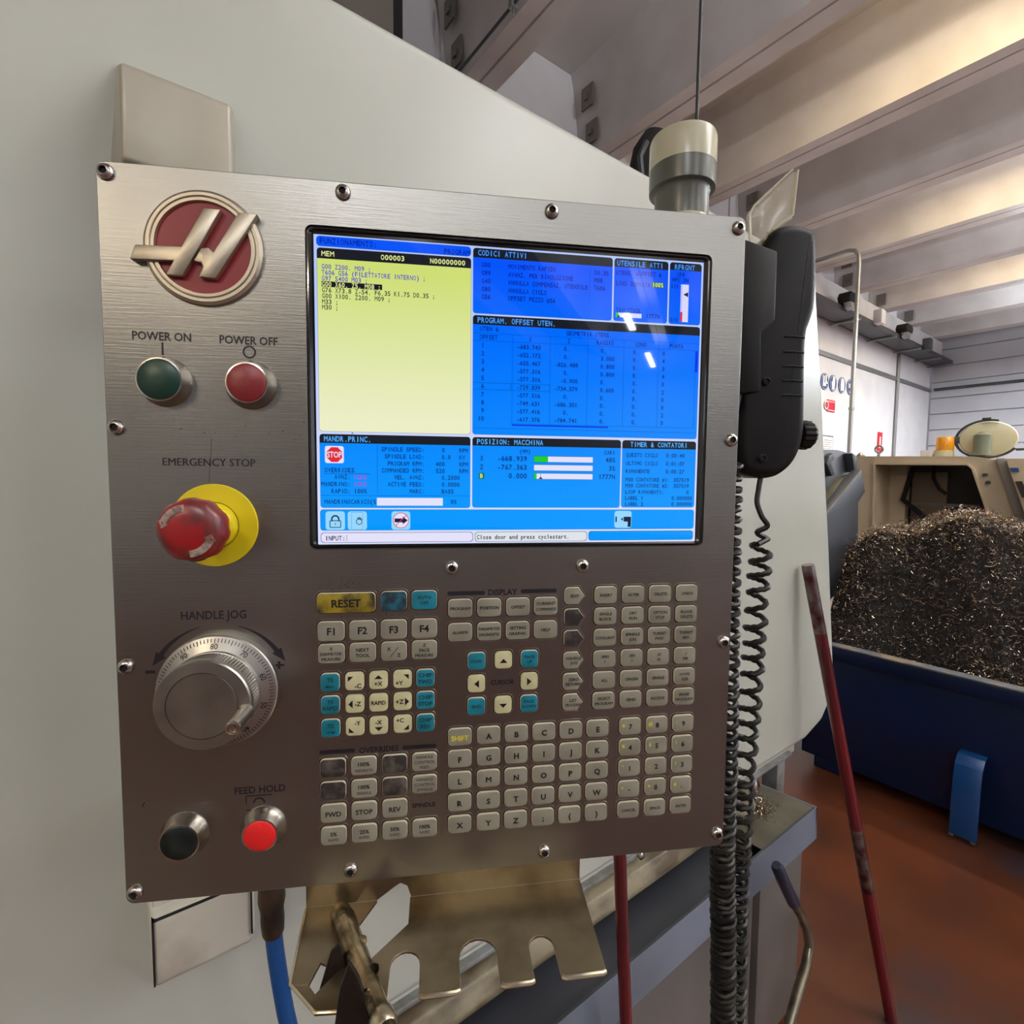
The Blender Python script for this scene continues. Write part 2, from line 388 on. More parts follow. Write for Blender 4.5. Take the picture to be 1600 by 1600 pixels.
# ================================================================== WHITE LATHE
lathe = tag(empty('lathe', (0, .62, 0)), 'large white machine tool lathe with sloping enclosure behind the control pendant', 'lathe')
def lp(name, mb, m, **kw):
    o = mb.build(name, m, lathe, **kw); o.location = (0, -.62, 0); return o
poly = [(-2.2, 2.05), (1.43, 2.05), (1.50, 1.75), (1.60, 1.30), (1.672, .93), (1.655, .85), (1.60, .80), (1.5, .775), (-2.2, .775)]
e = MB(); e.prism([(x, .62, z) for x, z in poly], (0, 1.5, 0)); lp('enclosure', e, 'lathe', bevel=.018, seg=4, smooth=50)
# wedge shaped covers over the swivel brackets
def cover(zt, zb, back):
    """front face on y = .54 from zt down to zb; back = the outline (x, z) it meets on the enclosure, clockwise from top left"""
    b = MB(); f = [(.003, .54, zt), (.084, .54, zt), (.084, .54, zb), (.003, .54, zb)]
    b.loft([[(x, .625, z) for x, z in back], f]); return b
c = cover(1.833, 1.757, [(0.002, 1.883), (.099, 1.881), (.099, 1.745), (-0.009, 1.745)]); lp('upper_bracket_cover', c, 'cover', bevel=.004, seg=3)
c = MB(); c.box((.006, .552, 1.66), (.080, .60, 1.76)); lp('bracket_neck', c, 'darkgap', bevel=.003)
c = cover(1.100, 1.037, [(-0.001, 1.125), (.100, 1.125), (.100, 0.973), (0.003, 0.969)]); lp('lower_bracket_cover', c, 'lathe_dirty', bevel=.004, seg=3)
c = MB(); c.box((.0030, .5388, 1.038), (.0046, .546, 1.100)); c.box((.0832, .5388, 1.045), (.0844, .546, 1.099)); c.box((.0035, .5388, 1.0990), (.0845, .545, 1.1000)); lp('cover_gap', c, 'darkgap', smooth=0)
c = MB(); c.box((.004, .552, 1.10), (.080, .60, 1.20)); lp('bracket_neck', c, 'lathe_dirty', bevel=.003)
# below the enclosure: door track, grimy ledge, tray, cabinet
c = MB(); c.box((-2.2, .645, .735), (1.49, .70, .78)); lp('door_track', c, 'lathe', bevel=.004)
c = MB(); c.box((-2.2, .632, .742), (1.45, .650, .752)); lp('track_lip', c, 'rail', bevel=.003)
c = MB(); c.prism([(-2.2, .68, .735), (-2.2, .625, .725), (-2.2, .612, .700), (-2.2, .612, .690), (-2.2, .70, .66)], (3.42, 0, 0)); lp('lower_ledge', c, 'grime', bevel=.003)
c = MB(); c.prism([(-2.2, .54, .668), (-2.2, .54, .585), (-2.2, .60, .50), (-2.2, .605, .50), (-2.2, .548, .588), (-2.2, .63, .630), (-2.2, .80, .650), (-2.2, .80, .656), (-2.2, .63, .636), (-2.2, .546, .626), (-2.2, .546, .668)], (3.58, 0, 0)); lp('chip_tray', c, ['tray'], smooth=30)
c = MB(); c.prism([(-2.2, .5385, .670), (-2.2, .5385, .583), (-2.2, .5395, .583), (-2.2, .5395, .670)], (3.585, 0, 0)); c.prism([(1.379, .5385, .670), (1.385, .5385, .583), (1.385, .60, .50), (1.378, .78, .60), (1.379, .72, .655)], (.005, 0, 0)); lp('tray_lip', c, 'traylip', smooth=20)
c = MB(); c.prism([(1.130, .545, .660), (1.378, .545, .6665), (1.378, .725, .6545), (1.130, .70, .6545)], (0, 0, .002)); lp('tray_end_plate', c, 'chute', smooth=0)
c = MB(); c.box((-2.2, .78, .05), (1.30, 2.0, .78)); lp('dark_base', c, 'darkgap', smooth=0)
c = MB(); c.box((1.60, .74, .02), (1.65, .79, .80)); lp('leg', c, 'rail', bevel=.004)
c = MB(); c.box((1.30, .69, .60), (1.33, .86, .79)); lp('end_plate', c, 'rail', bevel=.004)
c = MB(); c.lathe([(.012, 0), (.018, .004), (.018, .014), (.009, .02)], (1.185, .612, .765), (0, -1, 0), 16); lp('clamp_knob', c, 'chrome')
c = MB(); c.box((-2.2, .60, .03), (1.045, 1.3, .50)); c.box((1.055, .60, .03), (1.20, 1.3, .50)); c.box((1.235, .60, .03), (1.462, 1.3, .50)); c.box((1.0, .62, .03), (1.3, 1.3, .49)); lp('base_cabinet', c, 'cab', bevel=.003)
# hinge bracket at cabinet's right side, at floor level stain of oil
c = MB(); c.box((1.462, .66, .36), (1.50, .74, .47)); c.tube([(1.49, .66, .45), (1.52, .64, .42), (1.50, .64, .36), (1.49, .65, .31)], .012, 8); lp('latch', c, 'darkmetal', bevel=.004)
# bolts on the track
for x in (.98, .80, .55):
    c = MB(); c.lathe([(.006, 0), (.008, .003), (.008, .006), (.004, .009)], (x, .632, .747), (0, -1, 0), 12); lp('bolt', c, 'chrome')

# chips lying in the tray
def chips(n, place, rng, size, mats=('chipdark', 'chipmid', 'chipbright')):
    V = np.zeros((n*10, 3)); F = []; K = []
    for i in range(n):
        c, nrm = place(rng); R = size*(.5+rng.random()*1.0); a0 = rng.random()*6.28; span = .8+rng.random()*2.6; wdt = size*(.09+.10*rng.random())
        u = Vector((rng.gauss(0, 1), rng.gauss(0, 1), rng.gauss(0, 1))).normalized(); t = u.orthogonal().normalized(); w = u.cross(t)
        pitch = (rng.random()-.3)*R
        for j in range(5):
            a = a0+span*j/4
            p = c+(t*cos(a)+w*sin(a))*R+u*(pitch*j/4)
            q = p+(u*.8+(t*cos(a)+w*sin(a))*.6)*wdt
            V[i*10+j*2] = p; V[i*10+j*2+1] = q
        k = rng.choices((0, 1, 2), (.42, .38, .20))[0]
        for j in range(4):
            b = i*10+j*2; F.append((b, b+1, b+3, b+2)); K.append(k)
    mb = MB(); mb.v = [tuple(p) for p in V]; mb.f = F; mb.m = K; return mb
def chipmats():
    M['chipdark'] = mat('chip_dark', (58, 48, 42), .35, .9)
    M['chipmid'] = mat('chip_bronze', (176, 150, 124), .28, 1)
    M['chipbright'] = mat('chip_bright', (250, 238, 220), .2, 1)
chipmats()
def raw_build(mb, name, mats, parent=None):
    me = bpy.data.meshes.new(name); me.from_pydata(mb.v, [], mb.f)
    for m in mats: me.materials.append(M[m])
    me.polygons.foreach_set('material_index', mb.m); me.update()
    o = bpy.data.objects.new(name, me); COL.objects.link(o); o.parent = parent; return o
rg = random.Random(3)
def tray_place(r):
    a = r.gauss(0, .028); b = r.gauss(0, .020)
    return Vector((1.262+a, .640+b, .662+max(0, .022-(a*a+b*b)*14)*r.random())), None
t = raw_build(chips(900, tray_place, rg, .006), 'tray_swarf', ('chipdark', 'chipmid', 'chipbright'))
tag(t, 'small heap of metal chips lying in the grey tray of the white lathe', 'metal chips', kind='stuff')

# ================================================================== CONTROL PENDANT
pend = local_thing('control_pendant', 'stainless steel lathe control pendant with lit blue screen and keypad', 'control panel')
def pp(name, mb, m, **kw): return mb.build(name, m, pend, **kw)
# face plate with the screen cut out
PX0, PX1, PZ0, PZ1 = -.2935, .1868, -.3842, .1516
BX0, BX1, BZ0, BZ1 = -.1575, .1582, -.1177, .1197
def plate():
    mb = MB(); n = 6
    def R(x0, x1, z0, z1, r, y): return rrect((x0+x1)/2, (z0+z1)/2, x1-x0, z1-z0, r, y, n)
    of, of2, ob = R(PX0+.0008, PX1-.0008, PZ0+.0008, PZ1-.0008, .0055, 0), R(PX0, PX1, PZ0, PZ1, .006, .0008), R(PX0, PX1, PZ0, PZ1, .006, .003)
    hf, hb = R(BX0, BX1, BZ0, BZ1, .005, 0), R(BX0, BX1, BZ0, BZ1, .005, .003)
    mb.loft([hb, hf, of, of2, ob, hb], cap0=False, cap1=False)
    return mb
o = plate().build('face_plate', 'steel', pend, smooth=30)
hs = MB(); hs.box((PX0+.012, .0031, PZ0+.012), (PX1-.012, .088, PZ1-.012)); pp('housing', hs, 'lathe', bevel=.006, seg=3)
bz = MB(); bz.loft([rrect(0, .001, .3146, .2365, .005, .0030), rrect(0, .001, .3146, .2365, .005, .0012), rrect(0, .001, .3110, .2330, .004, .0008)], cap0=False, cap1=False)
bz.loft([rrect(0, .001, .3110, .2330, .004, .0008), rrect(0, .001, .3070, .2305, .003, .0022)], cap0=False, cap1=False)
bz.loft([rrect(0, .001, .3140, .2360, .004, .0023), rrect(0, .001, .3140, .2360, .004, .0029)])
pp('screen_bezel', bz, 'bezel', smooth=30)

# --- screen contents, millimetres from the screen centre
screen = empty('screen'); screen.parent = pend
YS = .0022
S = {}
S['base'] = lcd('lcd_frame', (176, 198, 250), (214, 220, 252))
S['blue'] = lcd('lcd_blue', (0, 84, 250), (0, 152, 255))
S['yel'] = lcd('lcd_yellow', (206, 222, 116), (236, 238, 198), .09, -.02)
S['head'] = lcd('lcd_header', (24, 28, 36))
S['hl'] = lcd('lcd_header_text', (70, 150, 250), (90, 184, 255))
S['hy'] = lcd('lcd_header_yellow', (226, 232, 150))
S['txt'] = lcd('lcd_text', (0, 30, 158), (4, 50, 128), .1, -.06)
S['line'] = lcd('lcd_line', (0, 62, 214), (0, 84, 196))
S['deep'] = lcd('lcd_deep', (0, 40, 230))
S['white'] = lcd('lcd_white', (214, 214, 252), (228, 226, 250))
S['pale'] = lcd('lcd_pale', (150, 214, 255))
S['grn'] = lcd('lcd_green', (30, 205, 40)); S['dgrn'] = lcd('lcd_green_dark', (20, 110, 60))
S['red'] = lcd('lcd_red', (226, 40, 50)); S['ink'] = lcd('lcd_ink', (20, 34, 66)); S['violet'] = lcd('lcd_violet', (92, 84, 190))
S['olive'] = lcd('lcd_olive_text', (70, 78, 60)); S['pink'] = lcd('lcd_pink', (150, 70, 200)); S['msg'] = lcd('lcd_message', (222, 228, 232))
SN = list(S); 
for n_ in SN: M['S_'+n_] = S[n_]
SM = ['S_'+n_ for n_ in SN]; SI = {n_: i for i, n_ in enumerate(SN)}
def rr(mb, x0, x1, z0, z1, lay, col, r=2.2, hole=False):
    """a rounded patch (millimetres) on layer lay"""
    y = YS-lay*.00004; w, h = (x1-x0)/1e3, (z1-z0)/1e3; r = min(r/1e3, w/2.01, h/2.01)
    mb.add(rrect((x0+x1)/2e3, (z0+z1)/2e3, w, h, max(r, 1e-5), y, 4), [tuple(range(16))], SI[col])
def mt(mb, s, x, z, col, h=3.3, adv=2.45, lay=5): mono(mb, s, x/1e3, z/1e3, h/1e3, adv/1e3, YS-lay*.00004, SI[col])
def mtr(mb, s, x1, z, col, h=3.3, adv=2.45, lay=5): mt(mb, s, x1-len(s)*adv, z, col, h, adv, lay)
def circ(mb, x, z, r, lay, col, n=20, a0=0):
    mb.add([((x+r*cos(a0+2*pi*i/n))/1e3, YS-lay*.00004, (z+r*sin(a0+2*pi*i/n))/1e3) for i in range(n)], [tuple(range(n))], SI[col])
def polyp(mb, pts, lay, col): mb.add([(x/1e3, YS-lay*.00004, z/1e3) for x, z in pts], [tuple(range(len(pts)))], SI[col])
def ln(mb, x0, z0, x1, z1, lay, col, w=.3):
    if abs(x1-x0) > abs(z1-z0): polyp(mb, [(x0, z0-w/2), (x1, z1-w/2), (x1, z1+w/2), (x0, z0+w/2)], lay, col)
    else: polyp(mb, [(x0-w/2, z0), (x0+w/2, z0), (x1+w/2, z1), (x1-w/2, z1)], lay, col)
def sbuild(mb, name, label=None):
    me_o = mb.build(name, SM, screen, smooth=0)
    return me_o
def window(mb, x0, x1, zt, zh, zb, body, head='head'):
    rr(mb, x0-.15, x1+.15, zb-.15, zt+.15, 1, 'ink'); rr(mb, x0, x1, zb, zt, 2, body)
    if zh is not None:
        rr(mb, x0, x1, zh, zt, 3, head); rr(mb, x0, x1, zh, zh+(zt-zh)*.5, 3.2, head, .01)
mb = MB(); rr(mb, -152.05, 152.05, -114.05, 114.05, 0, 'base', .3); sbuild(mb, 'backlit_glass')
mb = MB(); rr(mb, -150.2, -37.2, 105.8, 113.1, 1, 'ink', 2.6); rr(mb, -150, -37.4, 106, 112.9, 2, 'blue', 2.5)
mt(mb, 'FUNZIONAMENTO:', -148, 109.6, 'txt', 3.9, 2.95); mtr(mb, 'PROGRAM', -38.2, 108.3, 'txt', 3.7, 2.8); sbuild(mb, 'title_bar')
# program window
mb = MB(); window(mb, -149.8, -37.2, 104.6, 97.1, -28.6, 'yel')
mt(mb, 'MEM', -146.8, 100.6, 'hy', 3.6, 3.1); mt(mb, 'O00003', -104.4, 100.8, 'hy', 3.6, 2.95); mt(mb, 'N00000000', -68.2, 100.6, 'hy', 3.6, 2.98)
rowz = [91.4, 87.2, 83.0, 78.8, 74.6, 70.4, 66.2, 62.2]
rows = ['G00 Z200. M09 ;', 'T606 G56 (FILETTATORE INTERNO) ;', 'G97 S400 M03 ;', 'G00 X60. Z5. M08 ;', 'G76 X73.8 Z-54. F6.35 K1.75 D0.35 ;', 'G00 X100. Z200. M09 ;', 'M33 ;', 'M30 ;']
rr(mb, -146.9, -103.4, 76.9, 80.9, 3, 'head', .1)
for i, (zz, s) in enumerate(zip(rowz, rows)): mt(mb, s, -146.8, zz, 'violet' if i < 3 else 'hy' if i == 3 else 'olive', 3.3, 2.36)
sbuild(mb, 'program_window')
# active codes
mb = MB(); window(mb, -35.4, 75.0, 112.5, 105.6, 64.0, 'blue')
mt(mb, 'CODICI ATTIVI', -32, 109.2, 'hl', 3.9, 2.95)
for zz, a, b in ((100.5, 'G00', 'MOVIMENTO RAPIDO'), (94.4, 'G99', 'AVANZ. PER RIVOLUZIONE'), (88.4, 'G40', 'ANNULLA COMPENSAZ. UTENSILE'), (82.4, 'G80', 'ANNULLA CICLO'), (76.6, 'G56', 'OFFSET PEZZO #56')):
    mt(mb, a, -29.2, zz, 'txt', 3.3, 2.4); mt(mb, b, -8.6, zz, 'txt', 3.3, 2.36)
for zz, a in ((100.3, 'D0.35'), (94.4, 'M08'), (88.5, 'T606')): mt(mb, a, 60, zz, 'txt', 3.3, 2.4)
ln(mb, 56.6, 77.3, 56.6, 104, 4, 'line'); sbuild(mb, 'active_codes_window')
mb = MB(); window(mb, 76.7, 121.7, 112.5, 106.1, 64.1, 'blue')
mt(mb, 'UTENSILE ATTI', 78.6, 109.0, 'hl', 3.9, 3.0); mt(mb, 'UTENS.', 78.0, 101.6, 'txt', 3.3, 2.4); mt(mb, '6OFFSET 6', 94.6, 101.8, 'txt', 3.3, 2.4)
mt(mb, 'LOAD 200VITA', 78.0, 93.4, 'txt', 3.3, 2.4); rr(mb, 108.2, 118.2, 91.8, 96.0, 3, 'dgrn', .1); mt(mb, '100%', 108.4, 93.9, 'hy', 3.3, 2.4)
ln(mb, 91, 98.2, 106, 98.4, 4, 'line'); mt(mb, 'TAILSTOCK', 78.4, 72.7, 'txt', 3.2, 2.3); rr(mb, 78.4, 100.1, 67.0, 70.5, 3, 'white', .1); rr(mb, 78.4, 80.6, 67.0, 70.5, 4, 'grn', .1)
polyp(mb, [(79.6, 67), (82, 67), (80.8, 68.8)], 5, 'ink'); mt(mb, '1777N', 103.6, 69.0, 'txt', 3.2, 2.4); sbuild(mb, 'active_tool_window')
mb = MB(); window(mb, 123.3, 150.3, 112.5, 106.7, 64.1, 'blue')
mt(mb, 'RFRGNT', 127, 109.1, 'hl', 3.9, 2.95); mt(mb, 'OFF', 129.2, 103.1, 'txt', 3.1, 2.4); mt(mb, 'HPC ON', 125.2, 99.0, 'txt', 3.1, 2.4); mt(mb, '1/1', 124.2, 93.8, 'txt', 3.1, 2.2); mt(mb, '0/1', 124.4, 67.3, 'txt', 3.1, 2.2)
rr(mb, 133, 139.8, 65.9, 95.7, 3, 'white', .1); rr(mb, 133, 134.8, 65.9, 73.8, 4, 'red', .1); ln(mb, 133.9, 73.8, 133.9, 95.7, 4, 'pink'); polyp(mb, [(135.2, 87.8), (139.4, 85.8), (139.4, 89.8)], 5, 'ink'); sbuild(mb, 'coolant_window')
# offsets table
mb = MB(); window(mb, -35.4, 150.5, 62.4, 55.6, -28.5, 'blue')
mt(mb, 'PROGRAM. OFFSET UTEN.', -32.2, 59.0, 'hl', 3.9, 2.95); mt(mb, 'UTEN 6', -30, 52.5, 'txt', 3.3, 2.4); mt(mb, 'GEOMETRIA UTENS.', 38, 52.3, 'txt', 3.3, 2.36)
for x0, x1, zz in ((-35, 150, 49.0), (-35, 150, 43.4)): ln(mb, x0, zz, x1, zz, 4, 'line')
for x in (-4.6, 25.5, 56, 86, 115.3): ln(mb, x, -20.5, x, 49, 4, 'line')
ln(mb, 147.4, -19.5, 147.4, 43.4, 4, 'line'); ln(mb, -35, -23.5, 150, -23.5, 4, 'line'); ln(mb, -4.6, -20.7, 74, -20.7, 5, 'deep', 1.1); ln(mb, -4.6, -19.6, 147.4, -19.6, 4, 'line'); ln(mb, 148.4, 26, 148.4, 43, 5, 'deep', 1.8)
for s, x in (('OFFSET', -30.5), ('X', 8.2), ('Z', 39.2), ('RAGGIO', 63), ('CONO', 95.5), ('PUNTA', 124.6)): mt(mb, s, x, 46.2, 'txt', 3.2, 2.4)
cX = ['-683.743', '-652.172', '-655.467', '-577.316', '-577.316', '-729.839', '-577.516', '-749.631', '-577.416', '-617.376']
cZ = ['0.', '0.', '-826.488', '0.', '-0.900', '-734.579', '0.', '-686.351', '0.', '-784.741']
cR = ['0.', '3.000', '0.800', '0.800', '0.', '0.600', '0.', '0.', '0.', '0.']; cP = '0434020020'
for i in range(10):
    zz = 40.0-6.24*i; mtr(mb, str(i+1), -26.6, zz, 'txt', 3.3, 2.4); mt(mb, cX[i], -1, zz, 'txt', 3.2, 2.36)
    if len(cZ[i]) == 2: mt(mb, cZ[i], 36.4, zz, 'txt', 3.2, 2.36)
    else: mtr(mb, cZ[i], 48.2, zz, 'txt', 3.2, 2.36)
    mt(mb, cR[i], 66.6, zz, 'txt', 3.2, 2.36); mt(mb, '0.', 93.6, zz, 'txt', 3.2, 2.36); mt(mb, cP[i], 118.6, zz, 'txt', 3.2, 2.36)
zz = 8.8
for a, b in ((zz-2.6, zz-2.6), (zz+2.6, zz+2.6)): ln(mb, -35, a, 25.4, b, 4.5, 'txt', .25)
ln(mb, 25.4, zz-2.6, 25.4, zz+2.6, 4.5, 'txt', .25); ln(mb, -5.4, zz-2.6, -5.4, zz+2.6, 4.5, 'txt', .25); sbuild(mb, 'tool_offset_window')
# spindle window
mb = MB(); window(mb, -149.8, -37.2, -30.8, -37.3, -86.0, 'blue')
mt(mb, 'MANDR.PRINC.', -146.8, -34.2, 'hl', 3.9, 2.9); ln(mb, -107.9, -75.2, -107.9, -38, 4, 'line'); ln(mb, -149.8, -76.7, -37.3, -76.7, 4, 'line')
rr(mb, -146.2, -132.5, -52.4, -39.5, 3, 'white', 1.6); circ(mb, -139.3, -46, 6.0, 4, 'red', 8, pi/8)
word(mb, 'STOP', -144.6/1e3, -134.0/1e3, -.046, .0042, YS-.0002, SI['white'], .02)
mt(mb, 'OVERRIDES', -146.8, -57.6, 'txt', 3.3, 2.45); ln(mb, -147, -60.3, -113.5, -60.3, 4, 'txt')
for zz, a, b, cc in ((-62.7, 'AVNZ:', '130%', 'pink'), (-68.1, 'MANDRINO:', '130%', 'pink'), (-73.4, 'RAPID:', '100%', 'txt')):
    mtr(mb, a, -127.6, zz, 'txt', 3.2, 2.4); mt(mb, b, -125.4, zz, cc, 3.2, 2.4)
for zz, a, b, u in ((-41.3, 'SPINDLE SPEED:', '0', 'RPM'), (-46.7, 'SPINDLE LOAD:', '0.0', 'KV'), (-52.1, 'PROGRAM RPM:', '400', 'RPM'), (-57.4, 'COMMANDED RPM:', '520', 'RPM'), (-62.6, 'VEL. AVNZ:', '0.2000', ''), (-67.9, 'ACTIVE FEED:', '0.0000', ''), (-73.3, 'MARC:', 'BASS', '')):
    mtr(mb, a, -72.3, zz, 'txt', 3.2, 2.33); mt(mb, u, -45.8, zz, 'txt', 3.2, 2.35)
    if b in ('0', '400', '520'): mtr(mb, b, -56.8, zz, 'txt', 3.2, 2.4)
    else: mt(mb, b, -59.4, zz, 'txt', 3.2, 2.36)
mt(mb, 'MANDRINOCARICO(%', -147, -81.5, 'txt', 3.2, 2.38); rr(mb, -108.4, -58.4, -84.4, -78.4, 3, 'white', .1); mt(mb, '0%', -52.4, -81.4, 'txt', 3.2, 2.4); sbuild(mb, 'spindle_window')
# position window
mb = MB(); window(mb, -35.4, 85.2, -30.8, -37.2, -85.7, 'blue')
mt(mb, 'POSIZION: MACCHINA', -32.2, -34.1, 'hl', 3.9, 2.95); mt(mb, '(MM)', 1.6, -41.2, 'txt', 3.0, 2.3); mtr(mb, 'CARI', 80.6, -41.0, 'txt', 3.0, 2.35)
for i, (a, b, cc, g) in enumerate((('X', '-668.939', '48%', 11.3), ('Z', '-767.363', '3%', 0), ('B', '0.000', '1777N', 2.2))):
    zz = -47.0-6.8*i; 
    if a == 'B': rr(mb, -30.4, -26.2, zz-2.6, zz+2.2, 3, 'dgrn', .1); mt(mb, a, -29.6, zz-.2, 'hy', 3.2, 2.6)
    else: mt(mb, a, -29.6, zz, 'txt', 3.6, 2.8)
    mtr(mb, b, 8.0, zz, 'txt', 3.8, 2.98); rr(mb, 13.4, 62.1, zz-2.5, zz+2.3, 3, 'ink', .1); rr(mb, 13.6, 61.9, zz-2.3, zz+2.1, 4, 'white', .1); mtr(mb, cc, 80.9, zz, 'txt', 3.6, 2.8)
    if g: rr(mb, 13.6, 13.6+g, zz-2.3, zz+2.1, 5, 'grn', .1)
ln(mb, 19, -62.7, 19, -58.6, 5, 'ink'); polyp(mb, [(17.4, -62.8), (20.8, -62.8), (19, -61.0)], 5, 'ink'); sbuild(mb, 'position_window')
mb = MB(); window(mb, 86.6, 150.3, -30.8, -37.3, -85.4, 'blue')
mt(mb, 'TIMER & CONTATORI', 93.2, -34.0, 'hl', 3.8, 2.93)
for zz, a, b in ((-42.6, 'QUESTO CICLO', '0:00:40'), (-49.3, 'ULTIMO CICLO', '0:01:07'), (-55.8, 'RIMANENTE', '0:00:27')): mt(mb, a, 89.8, zz, 'txt', 3.1, 2.3); mt(mb, b, 124.2, zz, 'txt', 3.1, 2.36)
for zz, a, b in ((-62.7, 'M30 CONTATORE #1:', '357519'), (-67.6, 'M30 CONTATORE #2:', '357519'), (-72.8, 'LOOP RIMANENTI:', '0')): mt(mb, a, 89.8, zz, 'txt', 3.0, 2.25); mtr(mb, b, 145.2, zz, 'txt', 3.0, 2.3)
for zz, a in ((-77.8, 'LABEL 1'), (-82.7, 'LABEL 2')): mt(mb, a, 89.8, zz, 'txt', 3.0, 2.25); mtr(mb, '0.000000', 148.4, zz, 'txt', 3.0, 2.3)
sbuild(mb, 'timer_window')
# icon bar
mb = MB(); window(mb, -150.1, 150.4, -87.5, None, -103.3, 'blue')
for x0 in (-146.4, -130.2, -97.6): rr(mb, x0, x0+14.2, -103.0, -88.8, 3, 'pale', 2)
x, z = -139.3, -97.3
rr(mb, x-4.2, x+4.2, z-4.0, z+1.6, 4, 'ink', .8); rr(mb, x-3.6, x+3.6, z-3.4, z+1.0, 4.5, 'pale', .4); circ(mb, x, z-1.2, .5, 5, 'ink', 8)
for i in range(10):
    a, b = pi*i/10, pi*(i+1)/10
    polyp(mb, [(x+3.1*cos(a), z+2.6+3.1*sin(a)), (x+3.1*cos(b), z+2.6+3.1*sin(b)), (x+2.0*cos(b), z+2.6+2.0*sin(b)), (x+2.0*cos(a), z+2.6+2.0*sin(a))], 5, 'ink')
for q in (-3.1, 2.0): rr(mb, x+q, x+q+1.1, z+1.4, z+2.7, 5, 'ink', .05)
for x0, z0, x1, z1 in ((-127.4, -102.6, -127.4, -89.6), (-119, -102.6, -119, -89.6), (-127.4, -89.6, -119, -89.6), (-127.4, -102.6, -119, -102.6)): ln(mb, x0, z0, x1, z1, 4, 'ink', .15)
x, z = -121.8, -96.8
circ(mb, x, z, 2.3, 4, 'ink', 14)
for i, (dx, dz) in enumerate(((-2.4, 1.2), (-1.2, 3.2), (0, 3.7), (1.2, 3.3), (2.2, 2.2))): polyp(mb, [(x+dx*.6-.3, z+1), (x+dx*.6+.45, z+1), (x+dx+.5, z+dz), (x+dx-.3, z+dz)], 4.2, 'ink')
circ(mb, x, z, 1.8, 4.6, 'pale', 14)
x, z = -90.5, -95.8
circ(mb, x, z, 6.1, 4, 'red', 28); circ(mb, x, z, 5.6, 4.4, 'white', 28)
polyp(mb, [(x-4.8, z-1.5), (x+1.8, z-1.5), (x+1.8, z+1.5), (x-4.8, z+1.5)], 5, 'ink'); polyp(mb, [(x+1.4, z-3), (x+5.2, z), (x+1.4, z+3)], 5, 'ink')
polyp(mb, [(x-4.3, z-4.0), (x-3.9, z-4.4), (x+4.4, z+3.8), (x+4.0, z+4.2)], 5.5, 'red')
rr(mb, 81.2, 95.8, -102.4, -88.4, 3, 'pale', 2); rr(mb, 82, 83.2, -97.6, -93, 4, 'ink', .1); rr(mb, 90.2, 95.4, -101.6, -93.2, 4, 'ink', 1); rr(mb, 89, 92.6, -101.8, -97.0, 4.4, 'pale', .2); rr(mb, 89, 95.2, -97.2, -93.2, 4.6, 'ink', .4); polyp(mb, [(86.6, -95.2), (88.4, -96.6), (88.4, -93.8)], 4.6, 'ink'); sbuild(mb, 'status_icon_bar')
mb = MB(); rr(mb, -150, -34.8, -112.8, -105.1, 2, 'ink'); rr(mb, -149.7, -35.1, -112.5, -105.4, 3, 'white'); mt(mb, 'INPUT:', -147, -109.3, 'ink', 3.4, 2.5); ln(mb, -131, -111.6, -131, -106.8, 5, 'ink')
rr(mb, -33.1, 58.1, -113, -105.1, 2, 'ink'); rr(mb, -32.8, 57.8, -112.7, -105.4, 3, 'msg'); mt(mb, 'Close door and press cyclestart.', -31.8, -109.2, 'ink', 3.3, 2.35)
rr(mb, 59.4, 150.2, -112.6, -104.9, 2, 'ink'); rr(mb, 59.7, 149.9, -112.3, -105.2, 3, 'blue'); sbuild(mb, 'message_line')

# --- keys
KEYCOL = {'g': 'key', 'c': 'cream', 't': 'teal', 'w': 'worn', 'y': 'reset', 'tw': 'tealworn'}
def key(x, z, w, h, col, draw=None, shape='r', H=.0026):
    """x, z centre in mm; draw(mb) adds the legend"""
    x, z, w, h = x/1e3, z/1e3, w/1e3, h/1e3
    mb = MB()
    def ring(dw, y, r):
        p = rrect(x, z, w+dw, h+dw, r, y, 5)
        if shape == 'p':                                            # pointed right side
            q = []
            tip = x+(w+dw)/2; sh = tip-.0045
            for a, yy, b in p:
                k = abs(b-z)/((h+dw)/2)
                q.append((min(a, tip-.0050*k**.8) if a > x else a, yy, b))
            m = (tip, y, z); i = 0
            q = [m]+q
            return q
        return p
    mb.loft([ring(.0030, -.0001, .0042), ring(.0027, -.0004, .0041), ring(.0021, -.0004, .0038), ring(.0019, -.0002, .0037)], 3, cap0=False)
    mb.loft([ring(.0018, -.0002, .0037), ring(.0016, -.00035, .0036)], 2)
    mb.loft([ring(0, -.0005, .0034), ring(0, -H+.0006, .0034), ring(-.0006, -H+.0001, .0032)], 1, cap0=False, cap1=False)
    mb.loft([ring(-.0006, -H+.0001, .0032), ring(-.0022, -H-.0001, .0026)], 0, cap0=False, cap1=True)
    o = mb.build('key', [KEYCOL[col], 'keyrim' if col in 'gwy' else KEYCOL[col] if col == 'c' else 'keyrim', 'keygap', 'steel_edge'], pend, smooth=50)
    if draw:
        lm = MB(); draw(lm, x, z, -H-.00022); lm.build('key_legend', ['legend', 'legyel', 'legteal', 'faint'], o, smooth=0)
    return o
def T1(s, h=4.6, k=0, dx=0, dz=0, mw=None, b=.03):
    return lambda m, x, z, y: wordc(m, s, x+dx/1e3, z+dz/1e3, h/1e3, y, k, b, maxw=(mw or 17)/1e3)
def Tn(lines, h=2.1, k=0, mw=16.5, gap=1.65, b=.03, dz=0):
    def f(m, x, z, y):
        n = len(lines)
        for i, s in enumerate(lines): wordc(m, s, x, z+dz/1e3+((n-1)/2-i)*h*gap/1e3, h/1e3, y, k, b, maxw=mw/1e3)
    return f
